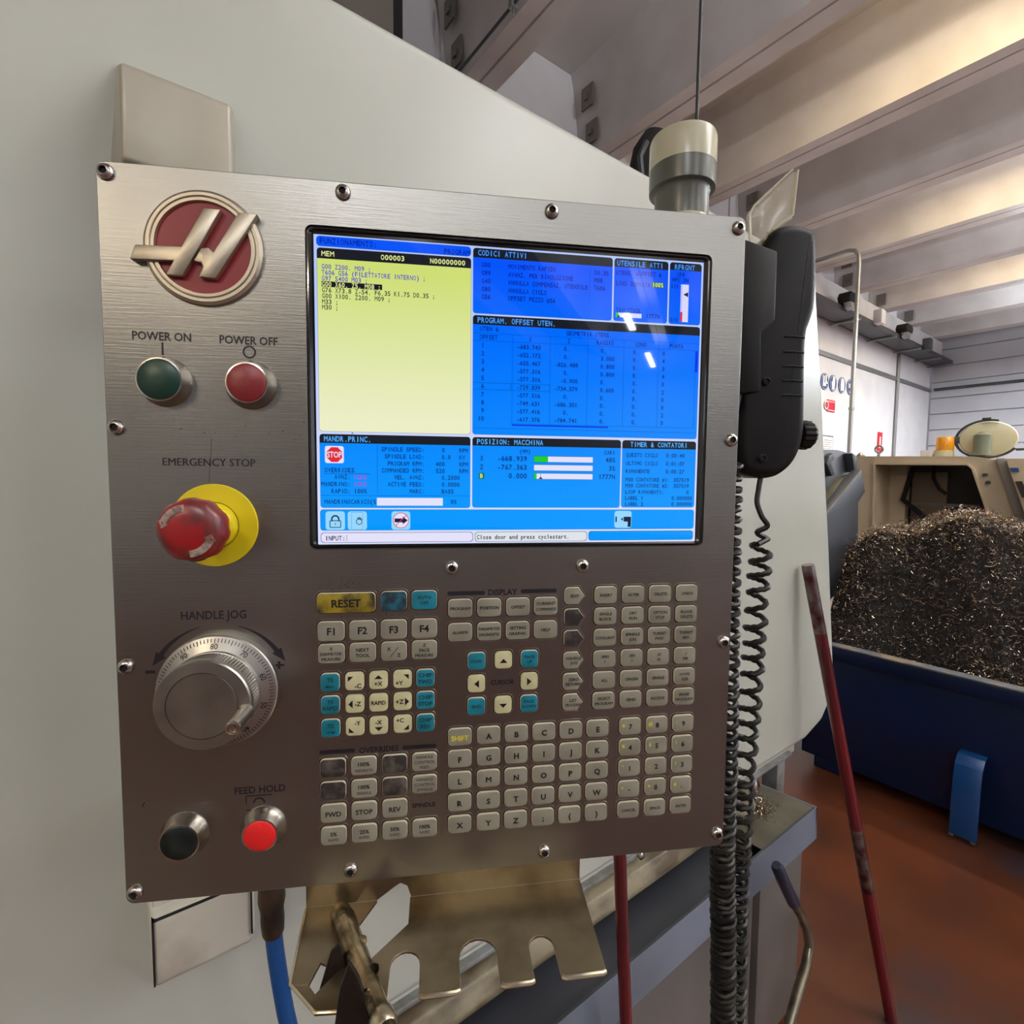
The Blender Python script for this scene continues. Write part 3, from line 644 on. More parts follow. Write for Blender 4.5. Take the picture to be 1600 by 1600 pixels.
def tri(pts, k=0): return lambda m, x, z, y: m.add([(x+a/1e3, y, z+b/1e3) for a, b in pts], [(0, 1, 2)], k)
def both(*fs): return lambda m, x, z, y: [f(m, x, z, y) for f in fs]
def bar(a, b, c, d, k=0): return lambda m, x, z, y: m.add([(x+a/1e3, y, z+b/1e3), (x+c/1e3, y, z+b/1e3), (x+c/1e3, y, z+d/1e3), (x+a/1e3, y, z+d/1e3)], [(0, 1, 2, 3)], k)
A = [-142.7, -119.4, -95.9, -72.6]
tag(key(-131.2, -158.3, 43.2, 15.4, 'y', T1('RESET', 5.6, 0, mw=22, dz=-.4)), 'long yellow reset key, worn dark')
tag(key(-95.8, -157.8, 19.8, 15.2, 'tw'), 'teal key with its legend worn off')
tag(key(-72.6, -157.6, 19.4, 15.0, 't', Tn(['AUTO', 'OFF'], 2.6, 2)), 'teal key')
for i in range(4): key(A[i], -180.1, 19.8, 15.2, 'g', T1('F%d' % (i+1), 5.2))
key(A[0], -197.5, 19.6, 15, 'g', Tn(['X', 'DIAMETER', 'MEASURE'], 2.3, gap=1.75)); key(A[1], -197.4, 19.6, 15, 'g', Tn(['NEXT', 'TOOL'], 2.6))
key(A[2], -197.3, 19.6, 15, 'g', both(T1('X', 2.6, dx=-3.8, dz=2), T1('Z', 2.6, dx=3.8, dz=-3), lambda m, x, z, y: m.add([(x-.003, y, z-.0042), (x-.0026, y, z-.0044), (x+.0034, y, z+.0032), (x+.003, y, z+.0034)], [(0, 1, 2, 3)], 0)))
key(A[3], -197.2, 19.6, 15, 'g', Tn(['Z', 'FACE', 'MEASURE'], 2.3, gap=1.75))
J = [-143.9, -125.7, -107.8, -89.5, -71.9]; KZ = [-219.8, -237.6, -255.9]
arrow = lambda s: both(bar(-3, -3.6, 3, -2.9, 2), tri([(s*3.6, -3.25), (s*1.2, -1.9), (s*1.2, -4.6)], 2))
jog = [[('t', both(T1('TS', 3.0, 2, dz=2), arrow(-1))), ('c', both(tri([(-5, 4), (-.8, 4), (-5, 0)]), T1('-C', 3.4, dx=2.6, dz=-3.6))), ('c', both(tri([(-3.2, 1.2), (3.2, 1.2), (0, 4.2)]), T1('+X', 3.2, dz=-2.6))), ('c', both(tri([(4.8, 4), (.8, 4), (4.8, 0)]), T1('+Y', 3.2, dx=-2.4, dz=-2.8))), ('t', Tn(['CHIP', 'FWD'], 3.1, 2, mw=11))],
       [('t', Tn(['TS', 'RAPID'], 2.9, 2, mw=11)), ('c', both(tri([(-4.8, 0), (-1.6, 3.2), (-1.6, -3.2)]), T1('-Z', 3.4, dx=2.4))), ('c', T1('RAPID', 3.0, mw=11)), ('c', both(tri([(5, 0), (1.8, 3.2), (1.8, -3.2)]), T1('+Z', 3.4, dx=-2.2))), ('t', Tn(['CHIP', 'STOP'], 3.1, 2, mw=11))],
       [('t', both(T1('TS', 3.0, 2, dz=2), arrow(1))), ('c', both(tri([(-4.6, -4.4), (-.6, -4.4), (-4.6, -.4)]), T1('-Y', 3.2, dx=2, dz=3))), ('c', both(tri([(-3.2, -1.0), (3.2, -1.0), (0, -4.2)]), T1('-X', 3.2, dz=2.8))), ('c', both(tri([(4.8, -4.4), (.6, -4.4), (4.8, -.4)]), T1('+C', 3.2, dx=-2, dz=3.4))), ('t', Tn(['CHIP', 'REV'], 3.1, 2, mw=11))]]
for r in range(3):
    for q in range(5): key(J[q], KZ[r], 14.2, 14.2, *jog[r][q])
OZ = [-287.7, -306.1, -324.2, -342.6]
ov = [[('w', Tn(['-10%', 'FEEDRATE'], 2.4, 3)), ('g', both(T1('100%', 3.0, dz=1.6), T1('FEEDRATE', 2.0, 3, dz=-3.4, mw=15))), ('w', None), ('g', Tn(['HANDLE', 'CONTROL', 'FEED'], 2.3, 3, gap=1.8))],
      [('w', None), ('g', both(T1('100%', 3.0, dz=1.6), T1('SPINDLE', 2.0, 3, dz=-3.4, mw=13))), ('w', None), ('g', Tn(['HANDLE', 'CONTROL', 'SPINDLE'], 2.3, 3, gap=1.8))],
      [('g', T1('FWD', 3.7, dz=-.6)), ('g', T1('STOP', 3.7, dz=-.6)), ('g', T1('REV', 3.7, dz=-.6)), None],
      [('g', both(T1(s, 2.9, dz=1.6), T1('RAPID', 2.0, 3, dz=-3))) for s in ('5%', '25%', '50%', '100%')]]
for r in range(4):
    for q in range(4):
        if ov[r][q]: key(A[q], OZ[r], 19.4, 14.6, *ov[r][q])
D = [-44.8, -21.8, 1.2, 23.9]
for q, s in enumerate((['PROGRAM'], ['POSITION'], ['OFFSET'], ['CURRENT', 'COMMANDS'])): key(D[q], -165.0, 19, 14.6, 'g', Tn(s, 2.3, 0, gap=2))
for q, s in enumerate((['ALARMS'], ['PARAMETER', 'DIAGNOSTIC'], ['SETTING', 'GRAPHIC'], ['HELP'])): key(D[q], -184.2, 19, 14.6, 'g', Tn(s, 2.3, 0, gap=2))
C3 = [-31.8, -10.2, 11.0]; HZ = [-207.9, -226.3, -244.8]
key(C3[0], HZ[0], 14.2, 14.2, 't', T1('HOME', 2.5, 2, mw=9)); key(C3[1], HZ[0], 14, 14, 'c', tri([(-3.2, -2.2), (3.2, -2.2), (0, 1.2)])); key(C3[2], HZ[0], 14.2, 14.2, 't', Tn(['PAGE', 'UP'], 2.4, 2))
key(C3[0], HZ[1], 14, 14, 'c', tri([(2, 3.2), (2, -3.2), (-1.8, 0)])); key(C3[2], HZ[1], 14, 14, 'c', tri([(-2, 3.2), (-2, -3.2), (1.8, 0)]))
key(C3[0], HZ[2], 14.2, 14.2, 't', T1('END', 2.5, 2, mw=9)); key(C3[1], HZ[2], 14, 14, 'c', tri([(-3.2, 1.2), (3.2, 1.2), (0, -2.2)])); key(C3[2], HZ[2], 14.2, 14.2, 't', Tn(['PAGE', 'DOWN'], 2.4, 2))
MZ = [-157.2, -174.8, -192.6, -210.6, -228.4, -245.9]
modes = [('g', ['EDIT']), ('w', None), ('w', None), ('g', ['HANDLE', 'JOG']), ('g', ['ZERO', 'RETURN']), ('g', ['LIST', 'PROGRAM'])]
for zz, (cc, s) in zip(MZ, modes): key(47.6, zz, 16.8, 14, cc, Tn(s, 2.3, mw=12.5) if s else None, shape='p')
grid = [['INSERT', 'ALTER', 'DELETE', 'UNDO'], ['SINGLE/BLOCK', 'DRY/RUN', 'OPTION/STOP', 'BLOCK/DELETE'], ['COOLANT', 'SPINDLE/JOG', 'TURRET/FWD', 'TURRET/REV'],
        ['.0001/1', '.001/1', '.01/10', '.1/100'], ['ALL', 'ORIGIN', 'SINGLE', 'HOME/G28'], ['SELECT/PROGRAM', 'SEND', 'RECEIVE', 'ERASE/PROGRAM']]
MX = [73.9, 97.4, 120.8, 144.4]
for r in range(6):
    for q in range(4): key(MX[q], MZ[r], 18.6, 14.2, 'g', Tn(grid[r][q].split('/'), 2.25, gap=1.9))
NX = [-44.8, -21.6, 1.0, 23.8, 46.5, 69.3]; NZ = [-269.3, -287.3, -305.4, -323.7, -342.1]
al = ['^ABCDE', 'FGHIJK', 'LMNOPQ', 'RSTUVW', 'XYZ;()']
for r in range(5):
    for q in range(6):
        ch = al[r][q]; key(NX[q], NZ[r], 18.8, 14.2, 'g', T1('SHIFT', 3.9, 1, dz=-.8, mw=14) if ch == '^' else T1(ch, 4.3, dz=-.6, b=.04))
PXs = [97.6, 121.2, 144.6]
for r, row in enumerate(('789', '456', '123', '-0.')):
    for q in range(3):
        sm = [['&', '@', ':'], ['%', '$', '!'], ['*', ',', '?'], ['+', '=', '#']][r][q]
        key(PXs[q], NZ[r], 18.6, 14.2, 'g', both(T1(row[q], 4.0, b=.035), T1(sm, 2.8, 1, dx=-6, dz=1.4)))
for q, s in enumerate(('CANCEL', 'SPACE', 'ENTER')): key(PXs[q], NZ[4], 18.6, 14.2, 'g', T1(s, 2.2, 0))

# --- printed lettering on the plate
Y0 = -.00015
def lput(lg, name='printed_mark'): return lg.build(name, 'ink', pend, smooth=0)
def pw(s, x0, x1, z, h, b=.02):
    lg = MB(); word(lg, s, x0/1e3, x1/1e3, z/1e3, h/1e3, Y0, 0, b); lput(lg, 'printed_word')
pw('POWER ON', -274.4, -236.0, 35.2, 5.6); pw('POWER OFF', -217.2, -177.6, 35.0, 5.6)
lg = MB(); lg.box((-.2556, Y0-.0001, .0222), (-.2544, Y0, .0310)); lput(lg)
lg = MB(); lg.loft([[(-.1972+r*cos(a*pi/14), Y0, .0268+r*sin(a*pi/14)) for a in range(28)] for r in (.0046, .0034)], cap0=False, cap1=False); lput(lg)
pw('EMERGENCY STOP', -257.6, -194.7, -53.0, 5.4); pw('HANDLE JOG', -248.8, -203.6, -165.5, 6.0); pw('FEED HOLD', -215.2, -178.4, -301.8, 5.2)
pw('OVERRIDES', -123.3, -92.9, -276.2, 4.4, .03); pw('DISPLAY', -22.6, .8, -153.2, 4.4, .03); pw('CURSOR', -20.2, -1.0, -226.8, 3.6, .03); pw('SPINDLE', -82.6, -64.2, -324.6, 3.2, .03)
for x0, x1, z in ((-153, -126.4, -275.9), (-90, -63.6, -276.2), (-54.8, -25.2, -153.5), (3.6, 33.0, -152.9)):
    lg = MB(); lg.add([(p[0], Y0, p[2]) for p in rrect((x0+x1)/2e3, z/1e3, (x1-x0)/1e3, .0033, .0012, 0, 3)], [tuple(range(12))]); lput(lg, 'printed_bar')
pw('-', -274, -267.4, -205.2, 8.0, .05); pw('+', -185, -177.4, -205.5, 7.6, .03)
JX, JZ = -.2229, -.2211
def arc(sgn):
    pts_o, pts_i = [], []; lg = MB()
    for i in range(13):
        a = radians(106+(146-106)*i/12); wd = .0002+.0016*i/12
        for lst, rr_ in ((pts_o, .0485+wd), (pts_i, .0485-wd)): lst.append((JX-sgn*-cos(a)*rr_ if sgn > 0 else JX-cos(a)*rr_, Y0, JZ+sin(a)*rr_))
    lg.add(pts_o+pts_i[::-1], [(i, i+1, 24-i, 25-i) for i in range(12)])
    a = radians(146); b = radians(158)
    P = lambda a, r: (JX-sgn*-cos(a)*r if sgn > 0 else JX-cos(a)*r, Y0, JZ+sin(a)*r)
    lg.add([P(a, .0525), P(a, .0445), P(b, .0500)], [(0, 1, 2)]); lput(lg, 'printed_arrow')
arc(1); arc(-1)
# worn marks by the two lower buttons
for x0, z0, w, h in ((-207.5, -306.9, 19, .8), (-207.5, -313, .8, 6.5), (-207, -318, 4, .7)): lg = MB(); lg.box((x0/1e3, Y0-.0001, z0/1e3), ((x0+w)/1e3, Y0, (z0+h)/1e3)); lput(lg)
lg = MB()
for i in range(8):
    a, b = pi*i/8, pi*(i+1)/8
    for cx, cz, R0 in ((-.1978, -.3125, .0045),):
        if R0 < .004 and i > 6: continue
        a_, b_ = (a, b) if R0 > .004 else (a+.3, b+.3)
        lg.add([(cx+R0*cos(t_)*1.0, Y0, cz+R0*sin(t_)) for t_ in (a_, b_)]+[(cx+(R0-.0012)*cos(t_), Y0, cz+(R0-.0012)*sin(t_)) for t_ in (b_, a_)], [(0, 1, 2, 3)])
lput(lg)
lg = MB(); lg.tube([(-.2795, Y0, -.3085), (-.2785, Y0, -.3058), (-.2765, Y0, -.3048), (-.2748, Y0, -.3055)], .0005, 5); lput(lg)
# scratch and grime
g = MB()
pts = [(-.2246, -.0355), (-.2250, -.045), (-.2262, -.055), (-.2268, -.068)]
for (a, b), (c_, d) in zip(pts[:-1], pts[1:]): g.add([(a-.0002, Y0, b), (a+.0002, Y0, b), (c_+.0002, Y0, d), (c_-.0002, Y0, d)], [(0, 1, 2, 3)])
r2 = random.Random(11)
for cx, cz, sx, sz, n in ((-.134, -.146, .010, .0025, 70), (-.098, -.169, .008, .002, 30), (-.2, -.03, .04, .006, 22), (-.13, -.168, .02, .003, 16), (-.225, -.02, .03, .02, 14), (-.12, -.27, .02, .004, 10), (.14, -.36, .006, .004, 6), (-.075, -.31, .004, .01, 16)):
    for _ in range(n):
        x, z, r = cx+r2.gauss(0, sx), cz+r2.gauss(0, sz), .0001+.00045*r2.random()
        g.add([(x+r*cos(a)*(1+r2.random()), Y0, z+r*sin(a)) for a in (0, 1.2, 2.5, 3.8, 5)], [(0, 1, 2, 3, 4)])
tag(g.build('grime_specks', 'faint', pend, smooth=0), kind='stuff')

# --- screws
sc = MB(); sc.lathe([(.0056, .0005), (.0056, -.0007), (.0050, -.0022), (.0037, -.0032), (.0026, -.0035)], (0, 0, 0), (0, 1, 0), 20, 0, cap0=False, cap1=False)
sc.lathe([(.0026, -.0035), (.0022, -.0020)], (0, 0, 0), (0, 1, 0), 6, 1, cap0=False, cap1=True)
s0 = sc.build('screw', ['screw', 'darkgap'], pend, smooth=50)
SP = [(-287.1, 143.8), (-130.5, 143.7), (24.6, 142.9), (179.8, 142.3), (-286.8, -29.2), (180.2, -28.8), (-51.4, -132.9), (54.2, -133.0), (180.0, -200.8), (-286.6, -201.8), (180.4, -372.2), (25.5, -373.2), (-130.6, -373.2), (-286.5, -374.6)]
for i, (x, z) in enumerate(SP):
    o = s0 if i == 0 else s0.copy()
    if i: COL.objects.link(o); o.parent = pend
    o.location = (x/1e3, 0, z/1e3); o.rotation_euler = (0, rnd.random()*6, 0)

# --- emblem
em = empty('emblem', (0, 0, 0), parent=pend)
EX, EZ = -.2250, .0970
q = MB(); q.lathe([(.0398, 0), (.0392, -.0022), (.0372, -.0036), (.0352, -.0036), (.0345, -.0028), (.0338, -.0036), (.0318, -.0036), (.0312, -.0012)], (EX, 0, EZ), (0, 1, 0), 72, cap1=False); q.build('emblem_ring', 'logometal', em, smooth=30)
q = MB(); q.lathe([(.0314, 0), (.0314, -.0016)], (EX, 0, EZ), (0, 1, 0), 64); q.build('emblem_field', 'logored', em, smooth=30)
def sc99(P): return [(-61.9+(x+61.9)*.988, -63+(z+63)*.988) for x, z in P]
H1 = sc99([(-269.9, 96.8), (-240.2, 97.6), (-224.8, 124.8), (-213.6, 124.6), (-240.2, 77.4), (-250.8, 77.6), (-245.6, 87.4), (-273.7, 86.8)])
H2 = sc99([(-202.0, 123.6), (-189.3, 123.4), (-218.5, 77.0), (-229.4, 77.4), (-226.6, 84.4), (-227.5, 87.2), (-232.6, 88.2), (-227.4, 97.4), (-222.4, 98.0), (-219.2, 95.2)])
for P in (H1, H2):
    q = MB(); q.prism([(x/1e3, 0, z/1e3) for x, z in P], (0, -.0062, 0)); q.build('emblem_bar', 'logometal', em, bevel=.0008, seg=2)

# --- push buttons
def button(name, x, z, capm, r=.0146, H=.0095, label=None, rb=.0178):
    b = empty(name, (x/1e3, 0, z/1e3), parent=pend)
    if label: b['label'] = label
    q = MB(); q.lathe([(rb, 0), (rb-.0002, -.0012), (rb-.0014, -.0030), (r+.0004, -H+.0015), (r, -H), (r-.0010, -H-.0002), (r-.0012, -H+.003)], (0, 0, 0), (0, 1, 0), 44, cap1=False); q.build('button_bezel', 'chrome', b, smooth=35)
    q = MB(); q.lathe([(r-.0010, -H+.003), (r-.0012, -H-.0004), (r-.0022, -H-.001), (.002, -H-.0012)], (0, 0, 0), (0, 1, 0), 44); q.build('button_cap', capm, b, smooth=35)
button('power_on_button', -253.6, 3.6, 'green', .0150, .0095, 'round dark green push button')
button('power_off_button', -196.4, 3.4, 'redcap', .0143, .0095, 'round dull red push button')
button('cycle_start_button', -250.6, -332.3, 'blackcap', .0140, .0100, 'round black-green push button', .0172)
button('feed_hold_button', -194.5, -332.0, 'redlit', .0128, .0100, 'round bright red push button', .0170)
# --- emergency stop
es = empty('emergency_stop_button', (-.2238, 0, -.0989), parent=pend)
q = MB(); q.lathe([(.0302, 0), (.0302, -.0012), (.0298, -.0015), (.0172, -.0016)], (0, 0, 0), (0, 1, 0), 64); q.build('warning_disc', 'yellow', es, smooth=30)
q = MB(); q.lathe([(.0172, -.0014), (.0172, -.0018), (.0168, -.0018)], (0, 0, 0), (0, 1, 0), 48, cap1=False); q.build('collar_line', 'ink', es)
q = MB(); q.lathe([(.0166, -.0014), (.0160, -.006), (.0142, -.0085), (.0138, -.026)], (0, 0, 0), (0, 1, 0), 40); q.build('collar', 'yellow', es, smooth=30)
def head():
    mb = MB(); seg = 60; prof = [(.0145, -.023), (.0196, -.0250), (.0208, -.029), (.0206, -.0360), (.0194, -.0400), (.0160, -.0423), (.009, -.0433), (.001, -.0435)]
    rings = []
    for i, (r, y) in enumerate(prof):
        rings.append([((r*(1+(.035 if i in (1, 2, 3) and (j//3) % 2 else 0)))*cos(2*pi*j/seg), y, (r*(1+(.035 if i in (1, 2, 3) and (j//3) % 2 else 0)))*sin(2*pi*j/seg)) for j in range(seg)])
    mb.loft(rings); return mb
head().build('mushroom_head', 'estop', es, smooth=45)
q = MB()
for a0 in (95, 275):
    n = 12; ring = []
    for rr_ in (.0175, .0128):
        ring.append([(rr_*cos(radians(a0+i*62/n)), -.0421-(.0010 if rr_ < .015 else .0), rr_*sin(radians(a0+i*62/n))) for i in range(n+1)])
    q.add(ring[0]+ring[1], [(i, i+1, n+2+i, n+1+i) for i in range(n)])
    a = radians(a0+62); b = radians(a0+78)
    q.add([(.0190*cos(a), -.0413, .0190*sin(a)), (.0112*cos(a), -.0435, .0112*sin(a)), (.0152*cos(b), -.0428, .0152*sin(b))], [(0, 1, 2)])
q.build('turn_arrows', 'arrowpale', es, smooth=0)
# --- jog wheel
CKX, CKZ = 0.0282, -0.0055
jw = empty('jog_wheel', (JX, 0, JZ), parent=pend)
q = MB(); q.lathe([(.0422, 0), (.0422, -.006), (.0414, -.0068)], (0, 0, 0), (0, 1, 0), 96, cap1=False); q.build('wheel_skirt', 'dial', jw, smooth=30)
q = MB(); q.lathe([(.0414, -.0068), (.0408, -.0070), (.0318, -.0105)], (0, 0, 0), (0, 1, 0), 96, cap1=False); q.build('scale_ring', 'dial', jw, smooth=30)
yr = lambda r: -.0070-(.0408-r)/.0090*.0035-.0002
q = MB()
for i in range(100):
    a = 2*pi*i/100; r1, r0 = .0400, (.0366 if i % 10 == 5 or i % 10 == 0 else .0374)
    c_, s_ = cos(a), sin(a); w = .00026
    q.add([(r1*c_-w*s_, yr(r1), r1*s_+w*c_), (r1*c_+w*s_, yr(r1), r1*s_-w*c_), (r0*c_+w*s_, yr(r0), r0*s_-w*c_), (r0*c_-w*s_, yr(r0), r0*s_+w*c_)], [(0, 1, 2, 3)])
for i, s in enumerate(('80', '70', '60', '50', '40', '30', '20', '10', '0', '90')):
    a = radians(90-36*i)
    def T(p, a=a):
        x, _, z = p; rr_ = .0348+z; return (rr_*cos(a)+x*sin(a), yr(.0348+z), rr_*sin(a)-x*cos(a))
    wordc(q, s, 0, 0, .0036, 0, 0, .01, T=T)
q.build('scale_marks', 'ink', jw, smooth=0)
def knurl():
    mb = MB(); seg = 180; prof = [(.0318, -.0100), (.0318, -.0135), (.0316, -.0138), (.0314, -.0245), (.0318, -.0260), (.0318, -.0295), (.0310, -.0308)]
    rings = [[(r*(1-(.02 if i in (2, 3) and j % 2 else 0))*cos(2*pi*j/seg), y, r*(1-(.02 if i in (2, 3) and j % 2 else 0))*sin(2*pi*j/seg)) for j in range(seg)] for i, (r, y) in enumerate(prof)]
    mb.loft(rings, cap0=False, cap1=False); return mb
knurl().build('knurled_rim', 'dial', jw, smooth=25)
q = MB(); q.lathe([(.0310, -.0308), (.0236, -.0312), (.0234, -.0306)], (0, 0, 0), (0, 1, 0), 96, cap0=False, cap1=False); q.lathe([(.0233, -.0306), (.0229, -.0312), (.001, -.0306)], (0, 0, 0), (0, 1, 0), 96, cap0=False); q.build('wheel_face', 'dialface', jw, smooth=20)
q = MB(); q.lathe([(.0040, -.030), (.0056, -.0308), (.0050, -.034), (.0048, -.050), (.0051, -.053), (.0047, -.0545), (.0032, -.0548), (.0030, -.0535)], (CKX, 0, CKZ), (0, 1, 0), 28); q.build('crank_handle', 'chrome', jw, smooth=35)
q = MB(); q.lathe([(.0024, -.0532), (.0018, -.0550)], (CKX, 0, CKZ), (0, 1, 0), 6); q.build('crank_screw', 'screw', jw, smooth=35)

# ================================================================== THINGS ON AND AROUND THE PENDANT
# beacon
bc = local_thing('status_beacon', 'cylindrical grey and clear status lamp standing on the pendant top', 'status lamp')
BXc, BYc = .1590, .060
q = MB(); q.lathe([(.0268, .146), (.0268, .1690), (.0262, .1715), (.0240, .1722)], (BXc, BYc, 0), (0, 0, 1), 40); q.build('foot', 'lampclear', bc, smooth=35)
q = MB(); q.lathe([(.0238, .1715), (.0238, .1960), (.0250, .1990), (.0290, .2000), (.0292, .2030), (.0292, .2190)], (BXc, BYc, 0), (0, 0, 1), 48); q.build('lamp_body', 'lampgrey', bc, smooth=35)
q = MB(); q.lathe([(.0294, .2185), (.0294, .2425), (.0286, .2452), (.0262, .2462), (.01, .2466)], (BXc, BYc, 0), (0, 0, 1), 48); q.build('lens', 'lampclear', bc, smooth=35)
q = MB(); q.tube([(.1715, .060, .247), (.1716, .060, .30), (.1722, .060, .36), (.1728, .060, .60), (.173, .06, 1.2)], .0016, 8)
o = q.build('hanging_cable', 'cable'); o.location = PEND; o.rotation_euler = (0, 0, -HEAD)
tag(o, 'thin black cable running straight up from the status lamp', 'cable')
# handset holder, handset, clear guard
hh = local_thing('handset_holder', 'dark grey holder plate fixed beside the pendant carrying the handset', 'holder')
q = MB(); q.prism([(0.2065, 0.035, 0.1523), (0.2404, 0.035, 0.1436), (0.2407, 0.035, 0.0829), (0.2274, 0.035, 0.0709), (0.2297, 0.035, 0.0184), (0.2047, 0.035, 0.0159)], (0, .028, 0)); q.build('holder_plate', 'blackp2', hh, bevel=.002)
q = MB(); q.box((.175, .060, .02), (.21, .07, .13)); q.build('mount', 'blackp2', hh, bevel=.001)
hd = local_thing('jog_handset', 'black hand-held jog controller with grip ribs hanging beside the pendant', 'handset')
HP = [(0.2518, 0.064, 0.1733), (0.266, 0.064, 0.1839), (0.282, 0.064, 0.1863), (0.2985, 0.064, 0.1834), (0.3044, 0.064, 0.1749), (0.307, 0.064, 0.1133), (0.303, 0.064, 0.0972), (0.2969, 0.064, 0.081), (0.3, 0.064, 0.008), (0.3006, 0.064, -0.0183), (0.2946, 0.064, -0.0374), (0.2842, 0.064, -0.0514), (0.268, 0.064, -0.0604), (0.246, 0.064, -0.0594), (0.2309, 0.064, -0.0545), (0.2259, 0.064, -0.031), (0.2252, 0.064, 0.0181), (0.2315, 0.064, 0.0911), (0.2416, 0.064, 0.1335)]
q = MB(); pillow(q, HP, .0640, .108, .0100); q.build('handset_body', 'blackp', hd, smooth=60)
for py in (530, 555, 579, 603, 627):
    a = Vector((0.2708, 0.0635, 0.0747)); b = Vector((0.2906, 0.0635, 0.0757))
    zz = .0774 + (530-py)*.000580
    q = MB(); q.tube([(a.x, .0642, zz), ((a.x+b.x)/2, .0638, zz+.0004), (b.x+.002, .0646, zz)], .0010, 6); q.build('grip_rib', 'blackp2', hd)
q = MB(); seg = 32; ax = Vector((0.3146, 0.082, -0.0153))
q.loft([[(ax.x-.004+h, ax.y+r*(1-.06*(j % 2))*cos(2*pi*j/seg), ax.z+r*(1-.06*(j % 2))*sin(2*pi*j/seg)) for j in range(seg)] for r, h in ((.0138, -.008), (.0150, -.004), (.0150, .003), (.0125, .0065))]); q.build('thumb_wheel', 'blackp2', hd, smooth=20)
for P in ((0.2531, 0.0625, 0.0335), (0.2523, 0.0625, -0.0406)):
    q = MB(); q.lathe([(.0040, .003), (.0040, -.0006), (.0030, -.0012), (.0028, .0004)], P, (0, 1, 0), 16); q.build('case_screw', 'darkgap', hd)
gd = local_thing('clear_guard', 'clear plastic bracket plate sticking up above the black handset', 'guard')
GP = [(0.2382, 0.075, 0.1647), (0.2362, 0.075, 0.1952), (0.2406, 0.075, 0.2027), (0.2796, 0.075, 0.2396), (0.285, 0.075, 0.2401), (0.2816, 0.075, 0.1976), (0.2605, 0.075, 0.1814), (0.2572, 0.075, 0.1642)]
q = MB(); q.prism(GP, (0, .006, 0)); q.build('guard_plate', 'clear', gd, bevel=.001)
q = MB(); pts = [Vector(p)+Vector((0, -.0005, 0)) for p in GP]; q.tube(pts[:6]+[(pts[6])], .0013, 8); q.build('guard_rim', 'clearedge', gd)
q = MB(); q.tube([pts[6]+Vector((0, .006, 0)), pts[5]+Vector((.002, .006, 0)), pts[4]+Vector((.003, .006, 0))], .0016, 8); q.build('guard_rim', 'clearedge', gd)
q = MB(); c0 = Vector((0.2589, 0.072, 0.1703)); q.lathe([(.0030, 0), (.0058, .001), (.0058, .005), (.003, .006)], c0, (0, 1, 0), 18, 0); q.lathe([(.0028, -.0005), (.002, .001)], c0, (0, 1, 0), 14, 1); q.build('guard_bolt', ['clearedge', 'darkgap'], gd)

# coiled cords
def path_interp(P, t):
    n = len(P)-1; x = max(0, min(n-1e-6, t*n)); i = int(x); f = x-i; return Vector(P[i]).lerp(Vector(P[i+1]), f)
def resample(P, n):
    P = [Vector(p) for p in P]; d = [0]
    for a, b in zip(P[:-1], P[1:]): d.append(d[-1]+(b-a).length)
    out = []
    for k in range(n+1):
        t = d[-1]*k/n; i = max(j for j in range(len(d)) if d[j] <= t+1e-9); i = min(i, len(P)-2)
        out.append(P[i].lerp(P[i+1], (t-d[i])/(d[i+1]-d[i])))
    return out, d[-1]
def coil(P, R, pitch_fn, r, lead0=None, seed=1, res=18):
    """helix of radius R about the path P; pitch_fn(z) in metres; lead0: straight points before it"""
    rr2 = random.Random(seed); axis, Ltot = resample(P, 400); pts = []; s = 0; ph = 2.6; wob = 0
    while s < Ltot:
        i = min(399, int(s/Ltot*400)); c0 = axis[i]; tdir = (axis[i+1]-axis[i]).normalized()
        u = tdir.cross(Vector((0, 1, 0))).normalized(); w = tdir.cross(u)
        Rr = R(c0.z) if callable(R) else R
        pts.append(c0+(u*cos(ph)+w*sin(ph))*Rr*(1+.05*sin(ph*.37+seed)))
        dp = 2*pi/res; ph += dp; s += pitch_fn(c0.z)*(1+.12*sin(ph*.21+seed))*dp/(2*pi)
    if lead0: pts = [Vector(p) for p in lead0]+pts
    return pts
A1 = [(0.253, 0.06, -0.1247), (0.2516, 0.06, -0.1564), (0.2499, 0.06, -0.1949), (0.2487, 0.06, -0.2467), (0.2467, 0.06, -0.2992), (0.2441, 0.06, -0.3523), (0.2431, 0.06, -0.4129), (0.2414, 0.06, -0.4743), (0.2411, 0.058, -0.5349), (0.241, 0.056, -0.596), (0.2424, 0.056, -0.6674), (0.245, 0.056, -0.7697)]
lead = [(0.2589, 0.075, -0.0599), (0.2553, 0.072, -0.0714), (0.2504, 0.066, -0.084), (0.2517, 0.06, -0.0969), (0.257, 0.058, -0.1068), (0.249, 0.062, -0.1135), (0.2624, 0.064, -0.1201)]
z2 = (0.2445, 0.06, -0.413)[2]
pf = lambda z: .0165 if z > z2+.06 else (.0130 if z > z2-.02 else .0105)
pts = coil(A1, lambda z: .0088 if z > z2 else .0090, pf, .0027, smooth_line(lead), 2)
q = MB(); q.tube(pts, .0027, 7)
cd = q.build('coiled_cord', 'cord'); cd.location = PEND; cd.rotation_euler = (0, 0, -HEAD)
tag(cd, 'black coiled cord hanging in wide loops from the jog handset', 'coiled cord')
A2 = [(0.2068, 0.046, -0.0443), (0.2091, 0.046, -0.153), (0.2114, 0.046, -0.2462), (0.2138, 0.046, -0.3419), (0.2156, 0.048, -0.4284), (0.2214, 0.05, -0.5113), (0.2254, 0.05, -0.6152), (0.2303, 0.05, -0.7439)]
pts = coil(A2, lambda z: .0100, lambda z: .0098 if z > z2 else .0072, .0026, smooth_line([(0.215, 0.046, 0.0232), (0.212, 0.046, 0.0032), (0.2084, 0.046, -0.0205), (0.2079, 0.046, -0.0395)]), 5)
